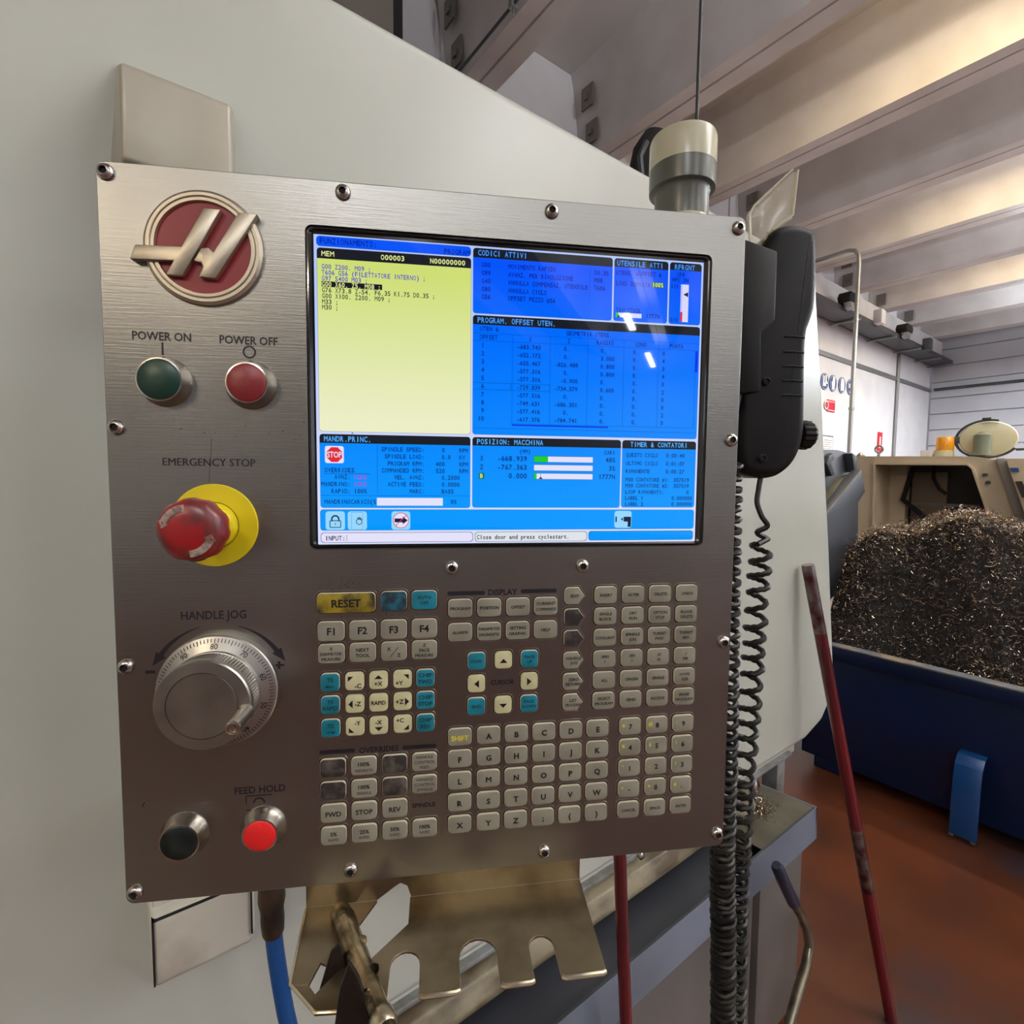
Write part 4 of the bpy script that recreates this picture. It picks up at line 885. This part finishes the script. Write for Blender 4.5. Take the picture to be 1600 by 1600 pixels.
q = MB(); q.tube(pts, .0026, 7)
cd2 = q.build('coiled_cord', 'cord'); cd2.location = PEND; cd2.rotation_euler = (0, 0, -HEAD)
tag(cd2, 'tightly coiled black cord hanging close behind the pendant right edge', 'coiled cord')

# hook rack under the pendant
rk = local_thing('hook_rack', 'bent stainless rack with notched shelf fixed under the pendant', 'tool rack')
def rack():
    x0, x1 = -.1663, .0585; yb = .006; zb = -.4062; yf = -.0765; th = .002
    mb = MB()
    # vertical flange, with the slot running through it
    mb.prism([(x0, yb, zb), (x0, yb, -.3722), (x1, yb, -.3722), (x1, yb, zb), (-.0840, yb, zb), (-.0870, yb, -.3965), (-.0925, yb, -.3935), (-.0975, yb, -.3965), (-.1110, yb, zb)], (0, th, 0))
    # shelf, pieces between slots (all drawn on the plane z = zb, from the bend to the front edge)
    P = lambda pts: mb.prism([(x, y, zb) for x, y in pts], (0, 0, -th))
    P([(x0, yb), (-.1110, yb), (-.1235, -.0185), (-.1235, -.044), (-.1335, -.050), (-.1444, -.0437), (-.1488, -.0595), (-.1612, -.0579)])
    P([(-.1488, -.0595), (-.1444, -.0437), (-.1470, -.052)])
    P([(-.1612, -.0579), (-.1488, -.0595), (-.1431, -.0665), (-.1314, -.0522), (-.1235, -.044), (-.1129, -.0489), (-.1085, -.0765), (-.1266, -.0804), (-.1402, -.0794)])
    def notch(xa, xb, yt, n=8):
        xc = (xa+xb)/2; r = (xb-xa)/2; return [(xc-r*cos(pi*i/n), yt-r+r*sin(pi*i/n)) for i in range(n+1)]
    n1, n2, n3 = notch(-.0955, -.0748, -.0430), notch(-.0470, -.0200, -.0395), notch(.0040, .0225, -.0430)
    P([(-.0848, yb), (-.0848, -.0196), (-.1129, -.0489), (-.1085, -.0765), (-.0955, -.0765)]+n1+[(-.0748, -.0765), (-.0470, -.0765)]+n2+[(-.0200, -.0765), (.0040, -.0765)]+n3+[(.0225, -.0765), (.0548, -.0765), (x1, yb)])
    return mb
rack().build('rack_sheet', 'rack', rk, bevel=.0005, seg=1)
for a, b in ((-.1085, -.0955), (-.0748, -.0470), (-.0200, .0040), (.0225, .0548)):
    q = MB(); q.tube([(a+.001, -.0765, -.4068), (a+.003, -.0780, -.4062), (b-.003, -.0780, -.4062), (b-.001, -.0765, -.4068)], .0017, 8); q.build('rolled_edge', 'rackedge', rk)
q = MB(); q.tube([(x1_, y_, -.4058) for x1_, y_ in ((-.1663, .006), (-.1612, -.0579), (-.1402, -.0794), (-.1266, -.0804))], .0010, 6); q.build('rolled_edge', 'rackedge', rk)

# grimy wrench hung through the rack
wr = local_thing('grimy_rod_tool', 'grimy welded metal rod tool hanging through the steel rack', 'tool')
a = Vector((-0.1386, -0.004, -0.4037)); b = Vector((-0.0948, -0.1, -0.3971)); d = b-a
q = MB(); q.tube([a-d*.03, a, a+d*.10, a+d*.3, a+d*.6, b, b+d*.4], [.003, .0074, .0090, .0082, .0072, .0064, .0064], 18); q.build('rod', 'grimymetal', wr)
rw = random.Random(4)
for t_, sx in ((.36, 1), (.62, 1), (.5, -.3), (.2, -.6), (.78, -.2)):
    c0 = a+d*t_+Vector((.0066*sx, -.001, .004)); q = MB(); q.lathe([(.0005, -.0032), (.0028, -.002), (.0033, 0), (.0026, .0022), (.0005, .0030)], c0, (.2, .2, 1), 10); q.build('weld_bead', 'grimymetal', wr)
q = MB(); c0 = a+d*.93; q.lathe([(.0066, 0), (.0080, .002), (.0080, .010), (.0066, .012)], c0, d, 18); q.build('collar_ring', 'rackedge', wr)
q = MB(); q.prism([(-0.1182, -0.083, -0.3713), (-0.1124, -0.083, -0.3829), (-0.1047, -0.083, -0.4103), (-0.0985, -0.083, -0.4424), (-0.1308, -0.083, -0.4371), (-0.1269, -0.083, -0.4078), (-0.1239, -0.083, -0.3878)], (0, .004, 0)); q.build('blackened_blade', 'soot', wr, bevel=.0012)
q = MB(); q.prism([(-0.1365, -0.05, -0.3945), (-0.1304, -0.05, -0.3896), (-0.1242, -0.05, -0.4104), (-0.1446, -0.05, -0.4219)], (0, .004, 0)); q.build('blackened_blade', 'soot', wr, bevel=.0012)

# blue air hose
hs_ = local_thing('air_hose', 'blue air hose with brown taped end hanging below the pendant', 'hose')
HPt = [(-0.2223, 0.1, -0.4568), (-0.2222, 0.1, -0.483), (-0.2215, 0.1, -0.5062), (-0.2196, 0.1, -0.5297), (-0.2165, 0.1, -0.5568), (-0.2118, 0.1, -0.5912), (-0.2041, 0.1, -0.6334), (-0.1928, 0.1, -0.6907), (-0.1817, 0.1, -0.7848)]
q = MB(); q.tube(HPt[2:], .0079, 16); q.build('hose_line', 'bluehose', hs_)
q = MB(); q.tube([HPt[0], Vector(HPt[0]).lerp(Vector(HPt[1]), .6), HPt[1], Vector(HPt[1]).lerp(Vector(HPt[2]), .5), HPt[2], Vector(HPt[2]).lerp(Vector(HPt[3]), .12)], [.0118, .0125, .0105, .0108, .0100, .0088], 16); q.build('taped_end', 'tape', hs_)

# ================================================================== POLES, PIPE
p1 = empty('red_pole', (.58, .50, 0)); tag(p1, 'thin red pole standing upright behind the pendant lower right edge', 'pole')
q = MB(); q.tube([(.05, 0, .0), (.03, 0, .63), (.005, 0, .926), (-.01, .02, 1.25)], .0100, 14); q.build('pole_shaft', 'redpole', p1)
p2 = empty('broom_handle', (1.66, .43, 0)); tag(p2, 'dark red metal handle leaning against the white lathe right corner', 'pole')
a = Vector((0, 0, 0)); b = Vector((1.404-1.66, .597-.43, 1.285))
q = MB(); q.tube([a, a.lerp(b, .5), a.lerp(b, .86)], .0150, 16); q.build('pole_shaft', 'redpole', p2)
q = MB(); q.tube([a.lerp(b, .86), a.lerp(b, .995), b], [.0152, .0152, .014], 16); q.build('bare_metal_end', 'baresteel_sheen', p2)
q = MB(); q.tube([a.lerp(b, .30), a.lerp(b, .44)], .0153, 16); q.build('painted_gloss_band', 'baresteel_sheen', p2)  # gloss highlight on the shaft, put in as a grey sleeve
cp = empty('coolant_pipe', (1.14, .48, 0)); tag(cp, 'bent metal pipe with dark blue grip leaning on the grey tray lip', 'pipe')
K_ = [(1.094, 0.5, 0.673), (1.112, 0.495, 0.638), (1.161, 0.49, 0.56), (1.191, 0.485, 0.518), (1.216, 0.48, 0.47), (1.218, 0.475, 0.434), (1.19, 0.47, 0.408), (1.147, 0.465, 0.385), (1.104, 0.46, 0.35), (1.042, 0.45, 0.301), (0.976, 0.44, 0.221)]
K_ = [Vector(p)-Vector((1.14, .48, 0)) for p in K_]
q = MB(); q.tube(K_[2:], .0105, 12); q.build('pipe_tube', 'pipe', cp)
q = MB(); q.tube([K_[0], K_[0].lerp(K_[2], .06), K_[1], K_[2]], [.009, .0132, .0134, .0134], 14); q.build('grip_sleeve', 'grip', cp)

# ================================================================== SWARF BIN
bn = empty('swarf_bin', (2.85, .1, 0)); tag(bn, 'dark blue steel skip full of metal swarf on the orange floor', 'skip')
def bp(name, mb, m, **kw): o = mb.build(name, m, bn, **kw); o.location = (-2.85, -.1, 0); return o
q = MB(); q.box((2.85, -1.3, .06), (2.87, 1.20, .66)); bp('front_panel', q, 'navy', bevel=.003)
q = MB(); q.box((2.87, 1.18, .06), (4.1, 1.20, .66)); bp('end_panel', q, 'navy', bevel=.003)
q = MB(); q.box((4.08, -1.3, .06), (4.1, 1.18, .80)); bp('rear_panel', q, 'navy', bevel=.003)
q = MB(); q.box((2.87, -1.32, .06), (4.1, -1.30, .66)); bp('end_panel', q, 'navy', bevel=.003)
q = MB(); q.box((2.87, -1.3, .06), (4.08, 1.18, .08)); bp('bottom_panel', q, 'navy', smooth=0)
q = MB(); q.box((2.826, -1.33, .60), (2.85, 1.215, .668)); bp('rim_band', q, 'navy', bevel=.006)
q = MB(); q.box((2.824, -1.33, .668), (2.884, 1.215, .676)); bp('rim_top', q, 'navyrim', bevel=.002)
for y in (1.08, -.15, -1.1):
    q = MB(); q.box((2.86, y-.06, .0), (4.05, y+.06, .06)); bp('skid', q, 'navy', bevel=.003)
q = MB(); SPt = [(2.85, .51, .355), (2.80, .51, .352), (2.765, .51, .32), (2.748, .51, .25), (2.742, .51, .14), (2.742, .51, .02)]
ring = [[(x, y-.045, z), (x, y+.045, z), (x+.012, y+.045, z-.004), (x+.012, y-.045, z-.004)] for x, y, z in SPt]; q.loft(ring); bp('strap_handle', q, 'strap', bevel=.002)
q = MB(); q.box((2.745, .47, .008), (2.76, .485, .13)); q.box((2.745, .54, .008), (2.76, .555, .13)); bp('strap_foot', q, 'galv', bevel=.002)

# swarf heap: lumpy mound plus loose curls
def hz(x, y):
    u = (x-2.87)/1.2; v = (1.2-y)/2.4
    ex = min(1, max(0, u)/.36); ex = ex*ex*(3-2*ex)
    ey = min(1, max(0, v)/.10); ey = sqrt(max(0, ey*(2-ey)))
    h = .60+.70*ex*(.62+.38*ey)
    h += .025*sin(y*7+2.2)*ex+.035*sin(x*9+y*5)+.03*sin(y*13-x*4)+.05*sin(y*4.1+1.0)
    return min(h, 1.38)
nx, ny = 40, 70; mb = MB(); vs = []
for i in range(nx+1):
    for j in range(ny+1):
        x = 2.875+1.19*i/nx; y = -1.28+2.45*j/ny
        vs.append((x, y, hz(x, y)-.02+rnd.gauss(0, .007)))
fs = [(i*(ny+1)+j, (i+1)*(ny+1)+j, (i+1)*(ny+1)+j+1, i*(ny+1)+j+1) for i in range(nx) for j in range(ny)]
mb.add(vs, fs, 3)
def heap_place(r):
    while True:
        u = r.random(); x = 2.88+(.50*u if r.random() < .62 else 1.05*u); y = -.9+2.06*r.random()
        return Vector((x, y, hz(x, y)+r.gauss(.0, .012))), None
cm = chips(56000, heap_place, random.Random(5), .0098)
off = len(mb.v); mb.v += cm.v; mb.f += [tuple(i+off for i in f) for f in cm.f]; mb.m += cm.m
# long stringy curls
rl_ = random.Random(9)
for _ in range(420):
    c0, _n = heap_place(rl_); c0 = c0+Vector((0, 0, .01)); R = .008+.02*rl_.random(); d = Vector((rl_.gauss(0, 1), rl_.gauss(0, 1), rl_.gauss(0, .5))).normalized()
    Lc = .05+.11*rl_.random(); u = d.orthogonal().normalized(); w = d.cross(u); pts = []
    turns = Lc/(.03+.06*rl_.random())
    for i in range(14): t_ = i/13; a = turns*t_*6.28; pts.append(c0+d*Lc*(t_-.5)+(u*cos(a)+w*sin(a))*R*.6)
    o_ = len(mb.v)
    for p in pts: mb.v += [tuple(p), tuple(p+Vector((0, 0, .0028)))]
    k = rl_.choices((0, 1, 2), (.3, .5, .2))[0]
    for i in range(13): mb.f.append((o_+2*i, o_+2*i+1, o_+2*i+3, o_+2*i+2)); mb.m.append(k)
hp = raw_build(mb, 'swarf_heap', ('chipdark', 'chipmid', 'chipbright', 'swarfbase'))
tag(hp, 'tall heap of dark bronze curled metal swarf filling the blue skip', 'metal swarf', kind='stuff')

# ================================================================== CHIP CONVEYOR (grey chute over the bin)
cv = empty('chip_conveyor', (2.75, 1.25, 0)); tag(cv, 'grey chip conveyor chute beside the swarf heap behind the lathe corner', 'conveyor')
YC = 1.25
def cvp(name, px, d, m, y=YC, bevel=.004):
    q = MB(); q.prism(px, (0, d, 0)); o = q.build(name, m, cv, bevel=bevel); o.location = (-2.75, -1.25, 0); return o
cvp('conveyor_back', [(3.054, 1.3, 1.68), (3.391, 1.3, 1.69), (3.59, 1.3, 1.675), (3.692, 1.3, 1.574), (3.804, 1.3, 0.887), (3.153, 1.3, 0.732)], .30, 'convey', 1.30)
cvp('chute_floor', [(3.006, 1.262, 1.281), (3.383, 1.262, 1.519), (3.644, 1.262, 1.573), (3.014, 1.262, 1.199)], .05, 'chute')
cvp('chute_side', [(2.863, 1.2, 1.248), (3.465, 1.2, 1.573), (3.54, 1.2, 1.444), (3.443, 1.2, 1.377), (3.481, 1.2, 1.092), (2.91, 1.2, 0.791)], .05, 'convey')
cvp('side_flange', [(3.461, 1.25, 1.672), (3.519, 1.25, 1.659), (3.56, 1.25, 1.575), (3.504, 1.25, 1.559)], .06, 'convey', bevel=.002)
cvp('pivot_arm', [(3.196, 1.27, 1.648), (3.245, 1.27, 1.665), (3.266, 1.27, 1.636), (3.226, 1.27, 1.606), (3.286, 1.27, 1.541), (3.243, 1.27, 1.533), (3.167, 1.27, 1.604)], .03, 'darkmetal', bevel=.002)

# ================================================================== BEIGE LATHE
bl = empty('beige_lathe', (4.6, .8, 0)); tag(bl, 'old beige machine tool lathe with slanted window behind the swarf heap', 'lathe')
def ray(px, py, X):            # numbers below come from measuring the machine's face, plane X = 4.6
    return None
def blp(name, mb, m, **kw): o = mb.build(name, m, bl, **kw); o.location = (-4.6, -.8, 0); return o
P_ = lambda pts, X: [(X, p[1], p[2]) for p in pts]
out = [(4.6, 1.669, 1.704), (4.6, 0.935, 1.682), (4.6, 0.799, 1.653), (4.6, 0.61, 1.076), (4.6, 0.555, 0.302), (4.6, 1.59, -0.023)]
inn = [(4.6, 1.496, 1.635), (4.6, 0.959, 1.622), (4.6, 0.934, 1.595), (4.6, 0.829, 1.257), (4.6, 0.766, 0.887), (4.6, 1.468, 0.775)]
q = MB(); n = 6
q.loft([[Vector(p)+Vector((.40, 0, 0)) for p in inn], [Vector(p) for p in inn], [Vector(p) for p in out], [Vector(p)+Vector((1.1, 0, 0)) for p in out]], cap0=False, cap1=True); blp('machine_body', q, 'beige', smooth=25)
fr_o = [(4.6, 1.51, 1.655), (4.6, 0.953, 1.635), (4.6, 0.921, 1.599), (4.6, 0.816, 1.258), (4.6, 0.752, 0.872), (4.6, 1.484, 0.753)]
q = MB(); q.loft([[Vector(p)+Vector((.01, 0, 0)) for p in fr_o], [Vector(p)+Vector((-.02, 0, 0)) for p in fr_o], [Vector(p)+Vector((-.02, 0, 0)) for p in inn], [Vector(p)+Vector((.01, 0, 0)) for p in inn]], cap0=False, cap1=False); blp('window_frame', q, 'beige', smooth=20)
q = MB(); q.box((5.0, inn[3][1]-.2, .9), (5.02, inn[0][1]+.1, 1.66)); blp('interior_back', q, 'inside', smooth=0)
q = MB(); a = (4.9, 1.382, 1.63); b = (4.9, 1.589, 1.633); q.box((4.90, a[1], .9), (4.99, b[1]+.06, 1.7)); blp('inner_door', q, 'beige', bevel=.004)
q = MB(); q.tube([(4.86, 1.334, 1.619), (4.86, 1.387, 1.369), (4.86, 1.247, 1.237)], .018, 6); blp('glass_edge', q, 'darkgap', smooth=0)
q = MB(); q.box((4.96, (4.96, 1.144, 1.474)[1], .95), (4.99, (4.96, 1.362, 1.47)[1], 1.58)); blp('inner_panel', q, 'insidep', bevel=.003)
q = MB(); q.box((4.95, (4.95, 0.96, 1.477)[1], (4.95, 1.06, 1.332)[2]-.01), (4.97, (4.95, 1.359, 1.47)[1], (4.95, 1.06, 1.332)[2]+.01)); blp('inner_rail', q, 'plate', smooth=0)
q = MB(); q.tube([(4.85, 1.209, 1.627), (4.85, 1.201, 1.531), (4.85, 1.163, 1.454), (4.85, 1.123, 1.417)], .012, 8); blp('inner_hose', q, 'darkgap')
# right pillar: grey slanted stripe and control strip
q = MB(); q.prism([(4.57, 0.813, 1.665), (4.57, 0.767, 1.664), (4.57, 0.575, 1.083), (4.57, 0.638, 1.075)], (.04, 0, 0)); blp('grey_stripe', q, 'beige2', bevel=.003)
q = MB(); q.prism([(4.5, 0.755, 1.661), (4.5, 0.558, 1.656), (4.5, 0.466, 0.945), (4.5, 0.536, 0.934)], (.4, 0, 0)); blp('control_column', q, 'beige', bevel=.004)
q = MB(); q.prism([(4.49, 0.702, 1.514), (4.49, 0.67, 1.515), (4.49, 0.639, 1.423), (4.49, 0.664, 1.41)], (.02, 0, 0)); blp('column_screen', q, 'inside', smooth=0)
q = MB(); q.prism([(4.49, 0.733, 1.599), (4.49, 0.694, 1.599), (4.49, 0.687, 1.575), (4.49, 0.722, 1.575)], (.02, 0, 0)); blp('column_badge', q, 'signblue', smooth=0)
for px, py in ((1539, 741), (1544, 753), (1545, 741)):
    pass
for P0 in ((4.59, 0.865, 1.556), (4.59, 0.846, 1.505)):
    q = MB(); q.lathe([(.012, .02), (.012, -.012)], P0, (1, 0, 0), 12); blp('knob', q, 'darkmetal')
for P0 in ((4.7, 1.236, 1.694), (4.7, 1.202, 1.693)):
    q = MB(); q.box((P0[0], P0[1]-.018, P0[2]-.02), (P0[0]+.06, P0[1]+.018, P0[2]+.045)); blp('top_box', q, 'wallwhite', bevel=.003)
# eye bolt standing on it
P0 = Vector((4.75, 1.531, 1.705)); q = MB(); q.tube([P0+Vector((0, .026*cos(a), .055+.026*sin(a))) for a in np.linspace(-pi/2, 1.5*pi, 20)], .008, 8); q.tube([P0+Vector((0, 0, -.02)), P0+Vector((0, 0, .03))], .01, 8); blp('lifting_eye', q, 'galv')
P0 = Vector((4.75, 1.655, 1.708)); q = MB(); q.lathe([(.03, -.01), (.03, .01), (.012, .03)], P0, (0, 0, 1), 14); blp('cap_nut', q, 'galv')
# amber lamp and round cream drum
am = empty('amber_lamp', (4.75, 1.124, 1.679)); tag(am, 'small amber warning lamp on top of the beige lathe', 'warning lamp')
q = MB(); q.lathe([(.056, -.018), (.058, .0), (.054, .034)], (0, 0, 0), (0, 0, 1), 24); q.build('lamp_foot', 'creamy', am)
q = MB(); q.lathe([(.052, .034), (.053, .07), (.052, .122), (.046, .13), (.01, .132)], (0, 0, 0), (0, 0, 1), 24); q.build('lamp_lens', 'amber', am)
TOPZ = out[1][2]
am.location.z = TOPZ+.0185
dr = empty('cream_drum', (4.8, 0.903, 1.781)); dr.location.z = TOPZ+.125; tag(dr, 'round cream drum with grey tube lying on the beige lathe top', 'drum')
q = MB(); q.lathe([(.120, .20), (.150, .18), (.156, .02), (.148, -.015), (.09, -.032), (.01, -.036)], (0, 0, 0), (1, .21, .04), 40); q.build('drum_shell', 'creamy', dr, smooth=40)
dr.scale = (1, 1, .79)
q = MB(); q.tube([(-.07, .012, -.145), (-.07, .012, .03), (-.06, .012, .045)], [.048, .048, .03], 20); q.build('front_tube', 'greentube', dr)
q = MB(); q.tube([(-.02, .168*cos(a), .165*sin(a)) for a in np.linspace(-2.6, 1.9, 26)], .009, 8); q.build('strap_hose', 'darkmetal', dr)
q = MB(); q.box((-.05, .145, -.03), (-.01, .185, .03)); q.box((-.04, -.21, -.11), (-.02, -.15, -.09)); q.box((-.04, -.02, .155), (-.01, .03, .185)); q.build('clamp', 'darkmetal', dr, bevel=.004)

# ================================================================== WALL SIGNS
def disc_sign(px, kind, label):
    o = empty('safety_sign', px); tag(o, label, 'sign', 'round safety signs on the left wall')
    q = MB(); q.lathe([(.155, 0), (.155, -.012)], (0, 0, 0), (0, 1, 0), 32); q.build('sign_rim', 'signblue', o, smooth=30)
    q = MB(); q.lathe([(.145, -.012), (.145, -.014)], (0, 0, 0), (0, 1, 0), 32); q.build('sign_ring', 'signwhite', o, smooth=30)
    q = MB(); q.lathe([(.136, -.014), (.136, -.016)], (0, 0, 0), (0, 1, 0), 32); q.build('sign_disc', 'signblue', o, smooth=30)
    q = MB(); w = lambda pts: q.prism([(x, -.016, z) for x, z in pts], (0, -.002, 0))
    if kind == 'boots': w([(-.09, .10), (-.03, .10), (-.03, -.02), (.04, -.05), (.04, -.09), (-.09, -.09)]); w([(0, .12), (.06, .12), (.06, .02), (.11, -.01), (.11, -.04), (0, -.04)])
    elif kind == 'gloves': w([(-.05, -.12), (.05, -.12), (.07, .0), (.06, .12), (.01, .13), (-.03, .12), (-.05, .02), (-.09, .03), (-.08, -.02)])
    elif kind == 'head': w([(-.07, -.11), (.07, -.11), (.09, .0), (.07, .10), (0, .13), (-.07, .10), (-.09, 0)])
    else: w([(-.11, -.02), (-.02, -.04), (0, 0), (.02, -.04), (.11, -.02), (.10, .06), (-.10, .06)]); w([(-.06, -.12), (.06, -.12), (.05, -.07), (-.05, -.07)])
    q.build('pictogram', 'signwhite', o, smooth=0); return o
disc_sign((10.43, 4.295, 3.365), 'boots', 'round blue safety sign nearest the white lathe edge, half hidden')
disc_sign((10.79, 4.295, 3.372), 'gloves', 'round blue glove safety sign, second from the white lathe edge')
disc_sign((11.2, 4.295, 3.383), 'head', 'round blue safety sign, third from the white lathe edge')
disc_sign((11.6, 4.295, 3.391), 'goggles', 'round blue safety sign beside the vertical wall conduit')
o = empty('red_notice', (10.7, 4.295, 2.942)); tag(o, 'small red and white notice below the round blue signs', 'sign')
q = MB(); q.box((-.13, -.012, -.11), (.22, 0, .11)); q.build('notice_board', 'signred', o, bevel=.002)
q = MB(); 
for z_ in (-.09, .07): q.box((-.10, -.015, z_), (.20, -.012, z_+.012))
q.lathe([(.085, -.013), (.085, -.016)], (-.16, 0, 0), (0, 1, 0), 20); q.build('notice_print', 'signwhite', o, smooth=0)
q = MB(); q.lathe([(.06, -.016), (.06, -.018)], (-.16, 0, 0), (0, 1, 0), 20); q.build('notice_symbol', 'signred', o, smooth=0)
o = empty('fire_point_sign', (13.32, 4.295, 2.384)); tag(o, 'upright red and white fire sign on the wall above the beige lathe', 'sign')
q = MB(); q.box((-.13, -.012, -.24), (.13, 0, .22)); q.build('sign_board', 'signred', o, bevel=.002)
q = MB(); q.box((-.035, -.015, -.13), (.035, -.012, .12)); q.box((-.115, -.015, -.225), (.115, -.012, -.20)); q.build('sign_print', 'signwhite', o, smooth=0)
q = MB(); q.box((-.115, -.01, -.34), (.115, 0, -.27)); q.build('lower_tab', 'signwhite', o, smooth=0)
o = empty('paper_notice', (10.7, 4.295, 2.181)); tag(o, 'white framed paper notice on the wall just above the grey conveyor', 'notice')
q = MB(); q.box((-.3, -.02, -.18), (.19, 0, .20)); q.build('notice_frame', 'galv', o, bevel=.003)
q = MB(); q.box((-.27, -.024, -.15), (.16, -.02, .17)); q.build('paper', 'signwhite', o, smooth=0)
q = MB()
for k in range(6): q.box((-.22, -.0255, .10-.04*k), (.12-.03*(k % 3), -.024, .11-.04*k))
q.build('paper_lines', 'plate', o, smooth=0)

# ================================================================== CONDUITS, TRAY, LAMPS OVERHEAD
cdn = empty('conduit', (8.72, 3.2, 2)); tag(cdn, 'grey conduit bending down from under the beams in front of the signs wall', 'conduit')
q = MB()
V0 = [(8.72, 4.04, 4.95), (8.72, 3.5, 4.95), (8.72, 3.34, 4.95), (8.72, 3.25, 4.92), (8.72, 3.20, 4.84), (8.72, 3.19, 4.7), (8.72, 3.20, .9)]
q.tube([Vector(p)-Vector((8.72, 3.2, 2)) for p in V0], .030, 12); q.build('conduit_pipe', 'galv', cdn)
for z in (2.6, 3.9):
    q = MB(); q.lathe([(.040, -.02), (.040, .02)], Vector((8.72, 3.195, z))-Vector((8.72, 3.2, 2)), (0, 0, 1), 12); q.build('pipe_clip', 'galv', cdn)
ct = empty('cable_tray', (8, 3.9, 4.45)); tag(ct, 'grey metal cable tray running along the wall head under the beams', 'cable tray')
q = MB(); q.box((-8, -.06, -.02), (8.4, .30, 0)); q.box((-8, -.075, -.03), (8.4, -.06, .06)); q.box((-8, .30, -.03), (8.4, .315, .06)); q.build('tray_channel', 'darkmetal', ct, smooth=0)
for i, x in enumerate((-6.5, -4.2, -2, .3, 2.5, 4.3, 5.8, 7.2, 8.2)):
    q = MB(); q.box((x, -.12, -.06), (x+.05, .38, -.03)); q.build('tray_bracket', 'galv', ct, smooth=0)
def wall_lamp(px, label):
    o = empty('wall_lamp', px); o.scale = (.75, .75, .75); tag(o, label, 'lamp', 'dark lamps under the beam ends')
    q = MB(); q.prism([(-.2, 0, .12), (.2, 0, .12), (.28, 0, .02), (.2, 0, -.10), (-.2, 0, -.12), (-.28, 0, 0)], (0, .25, 0)); q.build('lamp_housing', 'darkgap', o, bevel=.01)
    q = MB(); q.prism([(-.22, -.01, -.11), (.1, -.01, -.10), (.04, -.01, -.24), (-.16, -.01, -.22)], (0, .15, 0)); q.build('lamp_bracket', 'galv', o, bevel=.005)
wall_lamp((9.988, 3.7, 4.623), 'dark lamp under the beam ends nearest the vertical conduit')
wall_lamp((12.79, 3.7, 4.611), 'dark lamp under the beam ends, farther along the wall head')
for P0, lb in (((11.32, 3.75, 4.581), 'white junction box on the wall head between the two dark lamps'), ((14.15, 3.75, 4.534), 'grey junction box on the wall head near the far corner')):
    q = MB(); q.box((-.10, -.06, -.13), (.10, .078, .12)); o = q.build('junction_box', 'wallwhite' if 'white' in lb else 'darkmetal', bevel=.008); o.location = P0; tag(o, lb, 'junction box')
o = empty('beam_conduit', (2.4, 3.0, 5)); tag(o, 'thin dark conduit clipped along the ceiling beam above the lathe', 'conduit')
q = MB(); q.tube([(-.03, -8, -.02), (-.03, 1.2, -.02)], .012, 8); q.build('conduit_line', 'darkmetal', o)
q = MB(); q.box((-.06, .2, -.05), (.0, .24, .03)); q.tube([(-.03, .22, -.03), (-.03, .22, -.10)], .008, 6); q.build('conduit_clip', 'galv', o)
# dark ducting glimpsed behind the lathe's top edge
o = empty('dark_duct', (3.0, 2.6, 3)); tag(o, 'dark ribbed duct glimpsed above the lathe edge left of the beacon', 'duct')
P9 = [Vector(p) for p in ((3.17, 2.5, 3.996), (3.114, 2.5, 3.938), (3.047, 2.5, 3.834), (2.987, 2.5, 3.549))]
q = MB(); q.tube(P9+[Vector((P9[3].x, 2.5, 1.2)), Vector((P9[3].x, 2.5, 0))], [.06, .10, .11, .12, .12, .12], 16); b_ = q.build('duct_hose', 'darkgap', o); b_.location = (-3.0, -2.6, -3)
q = MB(); q.tube([(2.86, 2.36, 3.771), (2.798, 2.36, 3.654), (2.831, 2.36, 3.48)], .02, 8); b_ = q.build('duct_cable', 'darkmetal', o); b_.location = (-3.0, -2.6, -3)
o = empty('roof_pane', (1.292, 3.6, 4.745)); tag(o, 'small dark framed pane at top edge above the lathe', 'window pane')
q = MB(); q.box((-.5, 0, -.6), (.38, .04, .42)); q.build('pane_frame', 'darkgap', o, bevel=.01)
q = MB(); q.box((-.44, -.01, -.5), (.30, 0, .36)); q.build('pane_glass', 'plate', o, smooth=0)
